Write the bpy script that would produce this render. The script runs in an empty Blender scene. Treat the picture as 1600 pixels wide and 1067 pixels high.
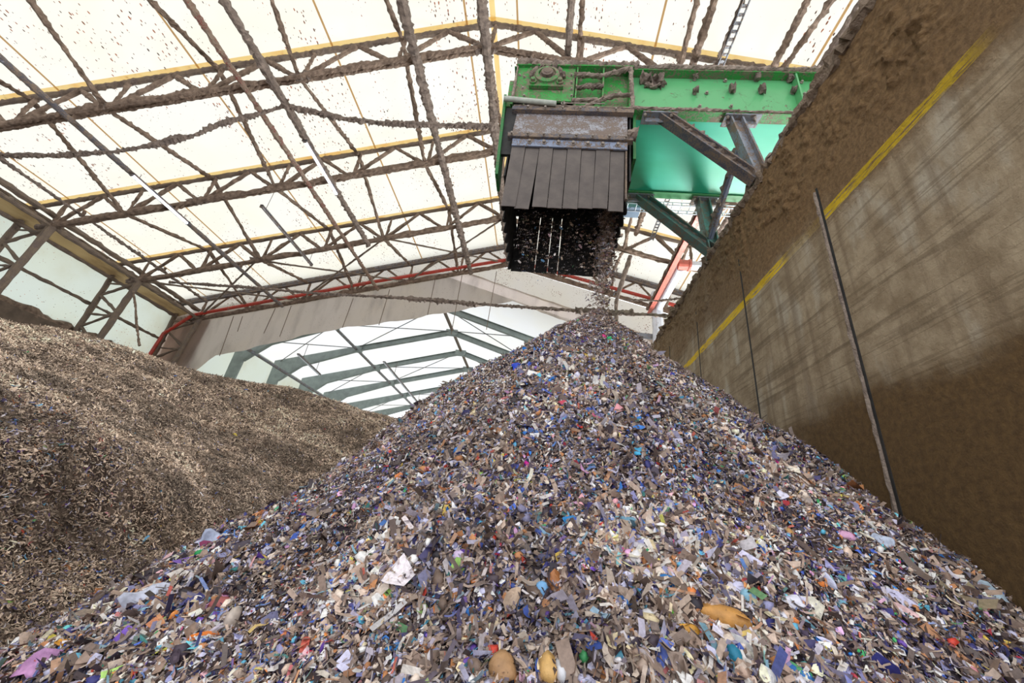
import bpy, math, random
import numpy as np
from mathutils import Vector, Matrix, Quaternion
random.seed(7); rng = np.random.default_rng(7)
scn = bpy.context.scene; COL = scn.collection

# ---------------------------------------------------------------- camera
FPX = 625.76
RM = np.array([[0.990874, 0.088385, -0.10176838],
               [0.05486256, 0.42518488, 0.90344226],
               [0.12312112, -0.90078072, 0.41645561]])      # columns: camera right, down, forward in the hall's axes
cd = bpy.data.cameras.new('camera'); cam = bpy.data.objects.new('camera', cd); COL.objects.link(cam)
cd.sensor_width = 36; cd.lens = FPX * 36 / 1600; cd.clip_start = .05; cd.clip_end = 300
M = Matrix.Identity(4)
for i in range(3):
    M[i][0] = RM[i, 0]; M[i][1] = -RM[i, 1]; M[i][2] = -RM[i, 2]
cam.matrix_world = M; scn.camera = cam
def ray(px, py): return RM @ np.array([px - 800, py - 533.5, FPX])
def atY(px, py, y): r = ray(px, py); return r * (y / r[1])   # point of the plane Y = y seen there
def atX(px, py, x): r = ray(px, py); return r * (x / r[0])
def atZ(px, py, z): r = ray(px, py); return r * (z / r[2])

# ---------------------------------------------------------------- world and exposure
w = bpy.data.worlds.new('overcast_sky'); scn.world = w; w.use_nodes = True
bg = w.node_tree.nodes['Background']; bg.inputs[0].default_value = (.93, .96, 1, 1); bg.inputs[1].default_value = 2.1
scn.view_settings.view_transform = 'Standard'; scn.view_settings.look = 'None'
scn.view_settings.gamma = 1; scn.view_settings.exposure = 0.0; scn.view_settings.use_curve_mapping = False
try:
    scn.cycles.max_bounces = 10; scn.cycles.diffuse_bounces = 5; scn.cycles.transmission_bounces = 6; scn.cycles.use_denoising = True
except Exception: pass

ld = bpy.data.lights.new('underside_fill', 'AREA'); ld.shape = 'RECTANGLE'; ld.size = 9; ld.size_y = 6.5; ld.energy = 15000; ld.color = (.92, .97, 1)
lo = bpy.data.objects.new('underside_fill', ld); COL.objects.link(lo); lo.location = (11.5, 21.6, 1.2); lo.rotation_euler = (math.radians(-90), 0, math.radians(-14))   # fill light added for the conveyor underside, hidden behind the concrete wall

# ---------------------------------------------------------------- materials
class NT:
    def __init__(s, name):
        s.m = bpy.data.materials.new(name); s.m.use_nodes = True; s.t = s.m.node_tree; s.n = s.t.nodes; s.l = s.t.links
        s.b = s.n['Principled BSDF']; s.out = s.n['Material Output']
    def node(s, kind, **kw):
        n = s.n.new(kind)
        for k, v in kw.items():
            if k in n.inputs.keys() or isinstance(k, int): n.inputs[k].default_value = v
            else: setattr(n, k, v)
        return n
    def link(s, a, b): s.l.new(a, b)
    def coords(s, scale=(1, 1, 1), rot=(0, 0, 0)):
        g = s.n.new('ShaderNodeNewGeometry'); mp = s.n.new('ShaderNodeMapping')
        mp.inputs['Scale'].default_value = scale; mp.inputs['Rotation'].default_value = rot
        s.link(g.outputs['Position'], mp.inputs['Vector']); return mp.outputs[0]
    def noise(s, vec, scale, detail=4, rough=.55, dist=0):
        n = s.n.new('ShaderNodeTexNoise'); n.inputs['Scale'].default_value = scale; n.inputs['Detail'].default_value = detail
        n.inputs['Roughness'].default_value = rough; n.inputs['Distortion'].default_value = dist
        s.link(vec, n.inputs['Vector']); return n.outputs['Fac']
    def ramp(s, fac, stops, interp='LINEAR'):
        r = s.n.new('ShaderNodeValToRGB'); cr = r.color_ramp; cr.interpolation = interp
        while len(cr.elements) < len(stops): cr.elements.new(.5)
        for e, (p, c) in zip(cr.elements, stops):
            e.position = p; e.color = c if len(c) == 4 else (*c, 1)
        s.link(fac, r.inputs[0]); return r.outputs[0]
    def mix(s, fac, a, b, mode='MIX'):
        x = s.n.new('ShaderNodeMix'); x.data_type = 'RGBA'; x.blend_type = mode
        for sock, v in ((x.inputs[0], fac), (x.inputs[6], a), (x.inputs[7], b)):
            if hasattr(v, 'is_output') or hasattr(v, 'links'): s.link(v, sock)
            else: sock.default_value = v if not isinstance(v, tuple) else ((*v, 1) if len(v) == 3 else v)
        return x.outputs[2]
    def math(s, op, a, b=0.0, c=None, clamp=False):
        x = s.n.new('ShaderNodeMath'); x.operation = op; x.use_clamp = clamp
        for i, v in enumerate((a, b, c)):
            if v is None: continue
            if hasattr(v, 'links'): s.link(v, x.inputs[i])
            else: x.inputs[i].default_value = v
        return x.outputs[0]
    def sstep(s, v, lo, hi):
        x = s.n.new('ShaderNodeMapRange'); x.interpolation_type = 'SMOOTHSTEP'
        s.link(v, x.inputs[0]); x.inputs[1].default_value = lo; x.inputs[2].default_value = hi; return x.outputs[0]
    def bump(s, h, strength=.5, dist=.02):
        b = s.n.new('ShaderNodeBump'); b.inputs['Strength'].default_value = strength; b.inputs['Distance'].default_value = dist
        s.link(h, b.inputs['Height']); s.link(b.outputs[0], s.b.inputs['Normal'])
    def xyz(s):
        g = s.n.new('ShaderNodeNewGeometry'); x = s.n.new('ShaderNodeSeparateXYZ'); s.link(g.outputs['Position'], x.inputs[0]); return x.outputs

def simple(name, c1, c2=None, scale=6, rough=.6, metal=0, bump=.3, bd=.01, lo=.35, hi=.65):
    t = NT(name); t.b.inputs['Roughness'].default_value = rough; t.b.inputs['Metallic'].default_value = metal
    v = t.coords(); n = t.noise(v, scale, 6)
    c2 = c2 or tuple(x * .75 for x in c1)
    t.link(t.ramp(n, [(lo, c1), (hi, c2)]), t.b.inputs['Base Color'])
    if bump: t.bump(t.noise(v, scale * 5, 4), bump, bd)
    return t.m
def dusty(name, paint, dust=(.30, .22, .165), amount=.5, rough=.4, dust2=(.17, .12, .085), sc=4, metal=0):
    # painted or bare steel with patches of clinging dust
    t = NT(name); v = t.coords()
    n = t.noise(v, sc, 8, .75); n2 = t.noise(v, sc * 8, 5, .75)
    f = t.math('ADD', t.math('MULTIPLY', n, .8), t.math('MULTIPLY', n2, .6)); th = .70 + (.5 - amount) * .52
    mask = t.sstep(f, th - .04, th + .04)
    dcol = t.mix(n2, dust2, dust)
    t.link(t.mix(mask, paint, dcol), t.b.inputs['Base Color'])
    t.link(t.math('ADD', t.math('MULTIPLY', mask, .95 - rough), rough), t.b.inputs['Roughness'])
    t.b.inputs['Metallic'].default_value = metal
    t.bump(t.math('MULTIPLY', mask, t.math('ADD', n2, .5)), .6, .02)
    return t.m
MT = {}
MT['crust'] = simple('dust_crust', (.27, .19, .14), (.12, .08, .058), 5, .95, 0, .9, .03)
MT['crust_grey'] = simple('dust_crust_grey', (.25, .19, .155), (.12, .09, .075), 6, .95, 0, .9, .03)
MT['crust_pale'] = simple('dust_fluff_pale', (.34, .27, .22), (.18, .135, .11), 7, .95, 0, .9, .03)
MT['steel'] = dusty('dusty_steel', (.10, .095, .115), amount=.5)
MT['steel_brown'] = dusty('dusty_steel_brown', (.13, .09, .075), (.25, .19, .14), .55)
MT['steel_grey'] = dusty('dusty_galvanised', (.22, .24, .28), amount=.45)
MT['steel_blue'] = dusty('dusty_blue_grey_steel', (.22, .26, .36), amount=.45)
MT['green'] = dusty('dusty_green_paint', (.035, .27, .05), (.27, .23, .15), .46, .35, (.16, .12, .09), sc=3)
MT['green_clean'] = dusty('green_paint', (.10, .37, .15), (.33, .27, .19), .20, .28, (.16, .12, .09), sc=3)
MT['green_dark'] = dusty('dark_green_paint', (.01, .14, .03), amount=.25, rough=.35)
MT['red'] = dusty('dusty_red_paint', (.42, .035, .02), amount=.3)
MT['red_old'] = dusty('dust_caked_red_paint', (.22, .03, .025), amount=.62)
MT['red_pale'] = dusty('dusty_pale_red_paint', (.62, .16, .12), amount=.3)
MT['white_pipe'] = dusty('dusty_white_plastic', (.72, .76, .85), amount=.25)
MT['black'] = simple('black_rubber', (.012, .012, .013), (.03, .028, .027), 8, .7)
MT['rubber'] = simple('grey_brown_rubber', (.135, .112, .10), (.10, .083, .076), 5, .8, 0, .3)
MT['plate'] = dusty('galvanised_plate', (.36, .36, .40), (.24, .19, .17), .55, .45, sc=5, metal=.1)
MT['bolt'] = simple('dusty_bolt', (.35, .30, .26), (.2, .16, .13), 20, .6)
MT['tube'] = simple('grey_green_tube', (.42, .44, .38), (.33, .34, .30), 12, .7)
MT['teal'] = dusty('dusty_teal_steel', (.10, .22, .20), amount=.45)
MT['bluebox'] = simple('pale_blue_enamel', (.35, .47, .62), (.28, .38, .52), 3, .4)
MT['hall_grey'] = simple('grey_green_steel', (.31, .36, .345), (.23, .27, .26), 2, .6)
MT['flash'] = None

def sheet(name, col, alb=1.0, speck=.0, tint=None, seams=None):
    # translucent plastic roof sheet: daylight comes through it; dirt specks cling to it
    t = NT(name); v = t.coords()
    tr = t.n.new('ShaderNodeBsdfTranslucent'); df = t.n.new('ShaderNodeBsdfDiffuse'); ad = t.n.new('ShaderNodeMixShader')
    base = t.mix(t.sstep(t.noise(v, .35, 3), .35, .7), col, tuple(c * k for c, k in zip(col, (1, .985, .93))))
    if tint: base = t.mix(t.sstep(t.noise(t.coords((1, .3, .3)), 1.2, 5), .45, .75), base, tint)
    if speck > 0:
        g = t.n.new('ShaderNodeNewGeometry'); mp = t.n.new('ShaderNodeMapping'); mp.inputs['Scale'].default_value = (15, 6.5, 15)
        t.link(g.outputs['Position'], mp.inputs['Vector'])
        vo = t.n.new('ShaderNodeTexVoronoi'); vo.inputs['Scale'].default_value = 1.0; t.link(mp.outputs[0], vo.inputs['Vector'])
        sp = t.n.new('ShaderNodeSeparateColor'); t.link(vo.outputs['Color'], sp.inputs[0])
        clus = t.sstep(t.noise(t.coords((1, .25, 1)), .7, 3), .30, .62)
        rad = t.math('MULTIPLY', t.math('MULTIPLY', t.math('POWER', sp.outputs[0], 2.0), clus), .40 * speck)
        m = t.math('LESS_THAN', vo.outputs['Distance'], rad)
        dark = t.mix(sp.outputs[1], (.05, .035, .03), (.30, .10, .05))
        base = t.mix(m, base, dark)
    for s_ in (tr, df): t.link(base, s_.inputs['Color'])
    ad.inputs[0].default_value = .16
    t.link(tr.outputs[0], ad.inputs[1]); t.link(df.outputs[0], ad.inputs[2]); t.link(ad.outputs[0], t.out.inputs[0])
    return t.m
MT['roof'] = sheet('translucent_roof_sheet', (.60, .58, .515), speck=1.0)
MT['side'] = sheet('translucent_side_sheet', (.40, .43, .38), speck=.5, tint=(.36, .36, .28))
MT['side_white'] = sheet('clean_white_sheet', (.60, .60, .585))
MT['flash'] = sheet('yellowed_joint_strip', (.97, .74, .36), tint=(.90, .55, .20))
MT['seam'] = sheet('brown_roof_seam', (.55, .35, .17))
MT['gable'] = sheet('speckled_gable_sheet', (.54, .50, .45), speck=1.3)
MT['canvas'] = sheet('dirty_canvas', (.58, .50, .455), speck=.6, tint=(.43, .365, .33))
MT['canvas_y'] = sheet('yellowed_canvas', (.80, .62, .42), speck=1.5, tint=(.5, .42, .34))

MT['lining'] = sheet('brown_stained_lining', (.40, .30, .17), tint=(.2, .13, .07))
def mat_lamp():
    t = NT('lit_fluorescent_tube'); t.b.inputs['Base Color'].default_value = (.9, .95, 1, 1)
    t.b.inputs['Emission Color'].default_value = (.75, .84, 1, 1); t.b.inputs['Emission Strength'].default_value = 6; return t.m
MT['lamp'] = mat_lamp()

def mat_wall():
    t = NT('stained_concrete'); x, y, z = t.xyz(); v = t.coords()
    big = t.noise(v, .9, 6, .6); mid = t.noise(v, 3.2, 8, .65); fine = t.noise(v, 16, 6, .7)
    conc = t.mix(t.sstep(mid, .32, .66), (.42, .33, .22), (.26, .19, .115))
    conc = t.mix(t.sstep(t.noise(t.coords((1, 1, .35)), 2.2, 5), .52, .70), conc, (.46, .40, .31))
    conc = t.mix(t.math('MULTIPLY', t.sstep(t.noise(t.coords((1, 2.2, .12)), 2.6, 5), .50, .66), .6), conc, (.20, .14, .085))
    # long scrape marks left by the loader bucket
    sc = t.noise(t.coords((1, .34, 4.2), (math.radians(-24), 0, 0)), 1.6, 5, .55, .5)
    conc = t.mix(t.math('MULTIPLY', t.sstep(sc, .55, .62), .40), conc, (.115, .075, .04))
    sc2 = t.noise(t.coords((1, .16, 5.5), (math.radians(-33), 0, 0)), 4.2, 3, .5, .5)
    conc = t.mix(t.math('MULTIPLY', t.sstep(sc2, .585, .61), .38), conc, (.13, .09, .05))
    # dark brown grime below a sloping tide line (higher towards the near end)
    line = t.math('ADD', t.math('MULTIPLY', y, -.02), 1.84)
    d = t.math('SUBTRACT', t.math('ADD', line, t.math('MULTIPLY', t.math('SUBTRACT', big, .5), .9)), z)
    grime = t.mix(t.sstep(fine, .3, .7), (.15, .086, .03), (.085, .046, .016))
    near = t.sstep(t.math('ADD', y, t.math('MULTIPLY', big, 1.0)), 7.4, 5.2)
    conc = t.mix(t.math('MULTIPLY', t.sstep(d, -.08, .3), near), conc, grime)
    # caked brown dust on the upper part of the wall, reaching lower at the near end
    lim = t.math('ADD', t.math('ADD', t.math('MULTIPLY', y, .085), 3.50), t.math('MULTIPLY', t.math('SUBTRACT', big, .5), .9))
    top = t.sstep(t.math('SUBTRACT', z, lim), -.10, .22)
    dustc = t.mix(t.sstep(fine, .35, .65), (.36, .215, .095), (.22, .125, .052))
    topfar = t.math('MULTIPLY', top, t.math('ADD', t.math('MULTIPLY', t.sstep(y, 8.5, 5.0), .45), .55))
    # yellow fill line, worn
    yl = t.math('ABSOLUTE', t.math('SUBTRACT', z, 3.865))
    wear = t.noise(t.coords((1, 1.2, 14)), 2.2, 5, .7)
    on = t.math('MULTIPLY', t.math('LESS_THAN', yl, .072), t.sstep(wear, .40, .50))
    conc = t.mix(topfar, conc, dustc)
    gap = t.math('SUBTRACT', 1.0, t.math('MULTIPLY', t.sstep(y, 3.85, 4.1), t.sstep(y, 5.0, 4.6)))
    gap = t.math('MULTIPLY', gap, t.sstep(y, 1.9, 2.3)); gap = t.math('MAXIMUM', gap, t.math('MULTIPLY', t.sstep(y, 1.9, 2.3), .12))
    conc = t.mix(t.math('MULTIPLY', on, gap), conc, (.78, .52, .012))
    t.link(conc, t.b.inputs['Base Color']); t.b.inputs['Roughness'].default_value = .9
    h = t.math('ADD', t.math('MULTIPLY', t.math('MULTIPLY', t.noise(v, 9, 8, .75), top), 2.2), t.math('MULTIPLY', fine, .35))
    t.bump(h, .9, .05)
    return t.m
MT['wall'] = mat_wall()
MT['wall_dust'] = simple('wall_top_dust', (.30, .225, .165), (.14, .095, .06), 7, .95, 0, .9, .04)
MT['concrete_dark'] = simple('dusty_dark_concrete', (.16, .115, .085), (.09, .065, .048), 2, .9)
MT['floor'] = simple('dusty_concrete_floor', (.26, .21, .165), (.18, .14, .11), 1, .9)
MT['floor2'] = simple('pale_hall_floor', (.5, .48, .44), (.4, .38, .34), .5, .8)

def mat_col(name, rough=.6, bump=.0, spec=.35):
    t = NT(name); a = t.n.new('ShaderNodeAttribute'); a.attribute_name = 'col'
    v = t.coords(); n = t.noise(v, 60, 3, .6)
    c = t.mix(1.0, a.outputs['Color'], t.ramp(n, [(.3, (.72, .70, .68)), (.7, (1.15, 1.12, 1.1))]), 'MULTIPLY')
    t.link(c, t.b.inputs['Base Color']); t.b.inputs['Roughness'].default_value = rough
    t.b.inputs['Specular IOR Level'].default_value = spec
    return t.m
MT['flake'] = mat_col('shredded_plastic', .5, spec=.4)
MT['fibre'] = mat_col('dusty_shreds', .85, spec=.2)
_mc = {}
def flat(c, rough=.55):
    if c not in _mc:
        _mc[c] = simple('scrap_colour_%d' % len(_mc), c, tuple(x * .72 for x in c), 30, rough, 0, .4, .004)
    return _mc[c]

# ---------------------------------------------------------------- mesh builder
class MB:
    def __init__(s): s.v = []; s.f = []; s.n = 0
    def add(s, v, f):
        v = np.asarray(v, float); s.v.append(v); k = s.n; s.f.extend([tuple(i + k for i in q) for q in f]); s.n += len(v); return s
    def box(s, c, size, R=None):
        c = np.array(c, float); h = np.array(size, float) / 2
        v = np.array([[x, y, z] for x in (-1, 1) for y in (-1, 1) for z in (-1, 1)]) * h
        if R is not None: v = v @ np.array(R).T
        return s.add(v + c, [(0, 1, 3, 2), (4, 6, 7, 5), (0, 4, 5, 1), (2, 3, 7, 6), (0, 2, 6, 4), (1, 5, 7, 3)])
    def bar(s, a, b, w, h, up=(0, 0, 1)):
        a = np.array(a, float); b = np.array(b, float); d = b - a; L = np.linalg.norm(d); d /= L
        up = np.array(up, float); sd = np.cross(d, up)
        if np.linalg.norm(sd) < 1e-4: sd = np.cross(d, (1, 0, 0))
        sd /= np.linalg.norm(sd); u = np.cross(sd, d)
        return s.box((a + b) / 2, (L, w, h), np.array([d, sd, u]).T)
    def ibeam(s, a, b, w, h, up=(0, 0, 1), t=.025, chan=False):
        a = np.array(a, float); b = np.array(b, float); d = (b - a) / np.linalg.norm(b - a)
        up = np.array(up, float); sd = np.cross(d, up); sd /= np.linalg.norm(sd); u = np.cross(sd, d)
        o = sd * (w / 2 if chan else 0)
        s.bar(a + u * (h / 2 - t / 2), b + u * (h / 2 - t / 2), w, t, u); s.bar(a - u * (h / 2 - t / 2), b - u * (h / 2 - t / 2), w, t, u)
        s.bar(a + o, b + o, t, h - 2 * t, u); return s
    def tube(s, pts, r, n=10, caps=True):
        pts = np.array(pts, float); m = len(pts); rr = np.full(m, r, float) if np.isscalar(r) else np.array(r, float)
        t = np.gradient(pts, axis=0); t /= np.linalg.norm(t, axis=1)[:, None] + 1e-9
        ref = np.array([0, 0, 1.]) if abs(t[0][2]) < .9 else np.array([1., 0, 0])
        sd = np.cross(t, ref); sd /= np.linalg.norm(sd, axis=1)[:, None] + 1e-9; u = np.cross(sd, t)
        a = np.linspace(0, 2 * math.pi, n, endpoint=False)
        V = pts[:, None] + rr[:, None, None] * (np.cos(a)[None, :, None] * sd[:, None] + np.sin(a)[None, :, None] * u[:, None])
        F = [(i * n + j, i * n + (j + 1) % n, (i + 1) * n + (j + 1) % n, (i + 1) * n + j) for i in range(m - 1) for j in range(n)]
        if caps: F += [tuple(range(n - 1, -1, -1)), tuple((m - 1) * n + j for j in range(n))]
        return s.add(V.reshape(-1, 3), F)
    def lump(s, a, b, r, amp=.35, seg=.16, n=8, flat=1.0, sag=0, dustup=.0):
        # a member with dust clinging to it: ragged outline, thicker on its upper side
        if not isinstance(a, list): pts0 = np.array([a, b], float)
        else: pts0 = np.array(a, float)
        dl = np.linalg.norm(np.diff(pts0, axis=0), axis=1); L = dl.sum(); m = max(3, int(L / seg) + 1)
        tt = np.linspace(0, L, m); cum = np.concatenate([[0], np.cumsum(dl)])
        pts = np.stack([np.interp(tt, cum, pts0[:, k]) for k in range(3)], 1)
        if sag: pts[:, 2] -= sag * 4 * (tt / L) * (1 - tt / L)
        t = np.gradient(pts, axis=0); t /= np.linalg.norm(t, axis=1)[:, None] + 1e-9
        ref = np.array([0, 0, 1.]) if abs(t[0][2]) < .9 else np.array([1., 0, 0])
        sd = np.cross(t, ref); sd /= np.linalg.norm(sd, axis=1)[:, None] + 1e-9; u = np.cross(sd, t)
        an = np.linspace(0, 2 * math.pi, n, endpoint=False) + math.pi / n
        c, q = np.cos(an), np.sin(an)
        low = np.interp(tt, np.linspace(0, L, max(2, int(L / .7) + 2)), rng.normal(0, 1, max(2, int(L / .7) + 2)))
        J = rng.normal(0, .5, (m, n)) * 1.0 + (rng.random((m, n)) < .06) * 1.3 + low[:, None] * .38
        J = np.clip(J, -1, 2.4)
        rad = r * (1 + amp * J + dustup * np.clip(q, 0, 1)[None, :] * (1 + .8 * low[:, None]).clip(0, 3))
        V = pts[:, None] + rad[..., None] * (c[None, :, None] * sd[:, None] + flat * q[None, :, None] * u[:, None])
        F = [(i * n + j, i * n + (j + 1) % n, (i + 1) * n + (j + 1) % n, (i + 1) * n + j) for i in range(m - 1) for j in range(n)]
        F += [tuple(range(n - 1, -1, -1)), tuple((m - 1) * n + j for j in range(n))]
        return s.add(V.reshape(-1, 3), F)
    def prism(s, poly, y0, y1):         # polygon in X,Z extruded along Y
        n = len(poly); V = [(x, y0, z) for x, z in poly] + [(x, y1, z) for x, z in poly]
        F = [tuple(range(n)), tuple(range(2 * n - 1, n - 1, -1))] + [(i, (i + 1) % n, n + (i + 1) % n, n + i) for i in range(n)]
        return s.add(V, F)
    def lathe(s, c, axis, prof, n=24):   # prof: (distance along axis, radius)
        ax = np.array(axis, float); ax /= np.linalg.norm(ax); ref = np.array([0, 0, 1.]) if abs(ax[2]) < .9 else np.array([1., 0, 0])
        sd = np.cross(ax, ref); sd /= np.linalg.norm(sd); u = np.cross(sd, ax); a = np.linspace(0, 2 * math.pi, n, endpoint=False); V = []
        for d, r in prof:
            V += [np.array(c) + ax * d + r * (math.cos(t) * sd + math.sin(t) * u) for t in a]
        m = len(prof)
        F = [(i * n + j, i * n + (j + 1) % n, (i + 1) * n + (j + 1) % n, (i + 1) * n + j) for i in range(m - 1) for j in range(n)]
        F += [tuple(range(n - 1, -1, -1)), tuple((m - 1) * n + j for j in range(n))]
        return s.add(V, F)
    def build(s, name, mat, parent=None, smooth=False):
        me = bpy.data.meshes.new(name); V = np.concatenate(s.v); o = bpy.data.objects.new(name, me); COL.objects.link(o)
        if parent is not None:
            o.parent = parent; V = V - np.array(parent['_o']); og = np.zeros(3)
        else:
            og = np.array([(V[:, 0].min() + V[:, 0].max()) / 2, (V[:, 1].min() + V[:, 1].max()) / 2, V[:, 2].min()]); V = V - og; o.location = og
        # a sub-part keeps the frame of its parent
        o['_o'] = list((np.array(parent['_o']) if parent is not None else og).tolist())
        me.from_pydata(V.tolist(), [], s.f); me.materials.append(MT[mat] if isinstance(mat, str) else mat)
        if smooth: me.polygons.foreach_set('use_smooth', [True] * len(me.polygons))
        return o
def tag(o, label=None, cat=None, group=None, kind=None):
    if label: o['label'] = label
    if cat: o['category'] = cat
    if group: o['group'] = group
    if kind: o['kind'] = kind
    return o
def empty(name, loc, label=None, cat=None, group=None):
    o = bpy.data.objects.new(name, None); COL.objects.link(o); o.location = tuple(float(x) for x in loc); o['_o'] = [float(x) for x in loc]
    o.empty_display_size = .3
    return tag(o, label, cat, group)
def struct(name, mb, mat, parent=None):
    o = mb.build(name, mat, parent)
    if parent is None: o['kind'] = 'structure'
    return o

# ---------------------------------------------------------------- the hall's frame
RX, RZ = -3.3, 17.0; SL, SR = .303, .258; DEP = 1.5
TY = {0: 4.14, 1: 8.53, 2: 12.93, 3: 17.3, 4: 21.65}
for k in (-1, -2): TY[k] = 4.14 + 4.39 * k
def ztop(x): return RZ - (SL * (RX - x) if x < RX else SR * (x - RX))
def zbot(x): return ztop(x) - DEP
XL, XR = -25.0, 18.2
YB, YE = -6.5, 21.9

# roof sheets, left and right slope, and side walls
def slab(x0, x1, y0, y1, off): return [(x0, y0, ztop(x0) + off), (x1, y0, ztop(x1) + off), (x1, y1, ztop(x1) + off), (x0, y1, ztop(x0) + off)]
m = MB(); m.add(slab(XL - .6, RX, YB, YE, .14), [(0, 1, 2, 3)]); m.add(slab(RX, XR + .6, YB, YE, .14), [(0, 1, 2, 3)])
ceil = struct('ceiling', m, 'roof')
for k, xs in enumerate((-22.9, -18.85, -13.93, -9.15, -4.27, -2.35, 2.6, 7.4, 12.2)):
    m = MB(); m.add(slab(xs - .035, xs + .035, YB, YE, .125), [(0, 1, 2, 3)]); struct('trim_%d' % (k + 1), m, 'seam')
m = MB(); m.add(slab(RX - .1, RX + .1, YB, YE, .115), [(0, 1, 2, 3)]); struct('trim_20', m, 'flash')
m = MB(); m.add([(XL, YB, 6.2), (XL, YE, 6.2), (XL, YE, 10.3), (XL, YB, 10.3)], [(0, 1, 2, 3)]); wl = struct('wall_left', m, 'side')
m = MB(); m.box((XL + .15, (YB + YE) / 2, 2.1), (.5, YE - YB, 8.4)); struct('concrete_base', m, 'concrete_dark', wl)
m = MB(); m.lump((XL + .1, YB, 6.32), (XL + .1, YE, 6.32), .30, .45, .3); struct('dust_ridge', m, 'crust', wl)
m = MB(); m.add([(XR, YB, -2.2), (XR, YE, -2.2), (XR, YE, ztop(XR) + .1), (XR, YB, ztop(XR) + .1)], [(0, 1, 2, 3)]); struct('wall_far_right', m, 'side')
FZ = -2.2
m = MB(); m.box((-4, 7.5, FZ - .15), (46, 30, .3)); struct('floor', m, 'floor')
m = MB(); m.box((-8.7, 37, FZ - .15), (34, 29, .3)); struct('floor_far', m, 'floor2')

# trusses
nodesB = [RX + 3.28 * k for k in range(-6, 7)]
nodesB = [x for x in nodesB if XL < x < XR]
pos = ['the truss above and behind the viewer, out of sight overhead', '', 'nearest roof truss spanning the top of the frame, thick with brown dust',
       'second roof truss from the viewer, the one the two lit tubes pass beneath', 'third roof truss from the viewer, just before the canvas end frame']
def lattice(k, label):
    Y = TY[k]; seg = .085 if k in (1,) else (.13 if k == 2 else .2)
    near = k <= 1
    T = empty('roof_truss', (RX, Y, zbot(XL + 2)), label, 'roof truss', 'roof trusses')
    for side in (-1, 1):
        xe = XL + .3 if side < 0 else XR - .2
        m = MB(); m.lump((RX, Y, RZ), (xe, Y, ztop(xe)), .10, .18, seg); m.build('top_chord', 'steel_brown', T)
        m = MB(); m.add(slab(min(RX, xe), max(RX, xe), Y - .20, Y - .02, .118), [(0, 1, 2, 3)]); m.build('joint_strip', 'flash', T)
        xb = XL + 2.2 if side < 0 else XR - 1.5
        m = MB()
        m.lump((RX, Y - .06, zbot(RX)), (xb, Y - .06, zbot(xb)), .088, .30, seg, 9, flat=1.0, dustup=.5)
        m.lump((RX, Y + .09, zbot(RX) + .02), (xb, Y + .09, zbot(xb) + .02), .08, .3, seg, 9, flat=1.0, dustup=.4); m.build('bottom_chord', 'crust', T)
    R_ = .082 if k < 4 else .065
    for i, x in enumerate(nodesB):
        m = MB(); m.lump((x + .12, Y, zbot(x)), (x + .12, Y, ztop(x)), .065, .35, seg); m.build('post', 'crust', T)
        for sx in (-1, 1):
            xt = x + sx * 1.6
            if xt < XL + .4 or xt > XR - .4: continue
            if x == RX or True:
                m = MB(); m.lump((x + sx * .12, Y, zbot(x) + .06), (xt, Y, ztop(xt) - .05), R_, .2, seg, dustup=.2); m.build('diagonal', 'crust', T)
    for x in nodesB[::2]:
        m = MB(); m.lump((x - .5, Y, zbot(x - .5) + .12), (x + .4, Y, zbot(x + .4) + .08), .12, .5, .1); m.build('dust_clump', 'crust_grey', T)
    return T
lattice(1, 'nearest roof truss crossing the top of the picture, thick with brown dust')
lattice(2, 'second roof truss from the top of the picture, behind both lit lamps')
lattice(3, 'third roof truss from the top, last one before the canvas end frame')
T4 = lattice(4, 'end roof truss with a red pipe along it above the dirty canvas'); T4['group'] = 'roof trusses'
Y4 = TY[4]
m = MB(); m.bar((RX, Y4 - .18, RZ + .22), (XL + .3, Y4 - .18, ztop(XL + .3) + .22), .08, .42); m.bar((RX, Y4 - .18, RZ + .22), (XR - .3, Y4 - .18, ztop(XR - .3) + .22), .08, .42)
f = m.build('lintel_beam', 'plate', T4); m = MB(); m.bar((RX, Y4 - .1, RZ - .08), (XL + .3, Y4 - .1, ztop(XL + .3) - .08), .2, .2); m.bar((RX, Y4 - .1, RZ - .08), (XR - .3, Y4 - .1, ztop(XR - .3) - .08), .2, .2); m.build('lintel_shade_bar', 'steel', T4); f['label'] = 'grey flat beam above the end truss'  # dark bars added below the lintel stand in for the shadow there
# red pipe
t = empty('sprinkler_pipe', (RX, Y4 - .4, 10), 'red steel pipe running along the bottom of the end truss', 'pipe')
m = MB(); xs = -22.3; yp = Y4 - .42
m.tube([(xs, yp, zbot(xs) + .1), (-12, yp, zbot(-12) + .22), (RX, yp, zbot(RX) + .12)], .11); m.tube([(RX, yp, zbot(RX) + .12), (8, yp, zbot(8) + .3), (14, yp, zbot(14) + .25)], .11); m.build('pipe', 'red', t)
m = MB(); m.tube([(xs, yp, zbot(xs) + .1), (xs - .6, yp, zbot(xs) - .1), (xs - 1.9, yp, 8.2), (xs - 2.1, yp, 6.2)], .10); m.build('down_pipe', 'red', t)

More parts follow.
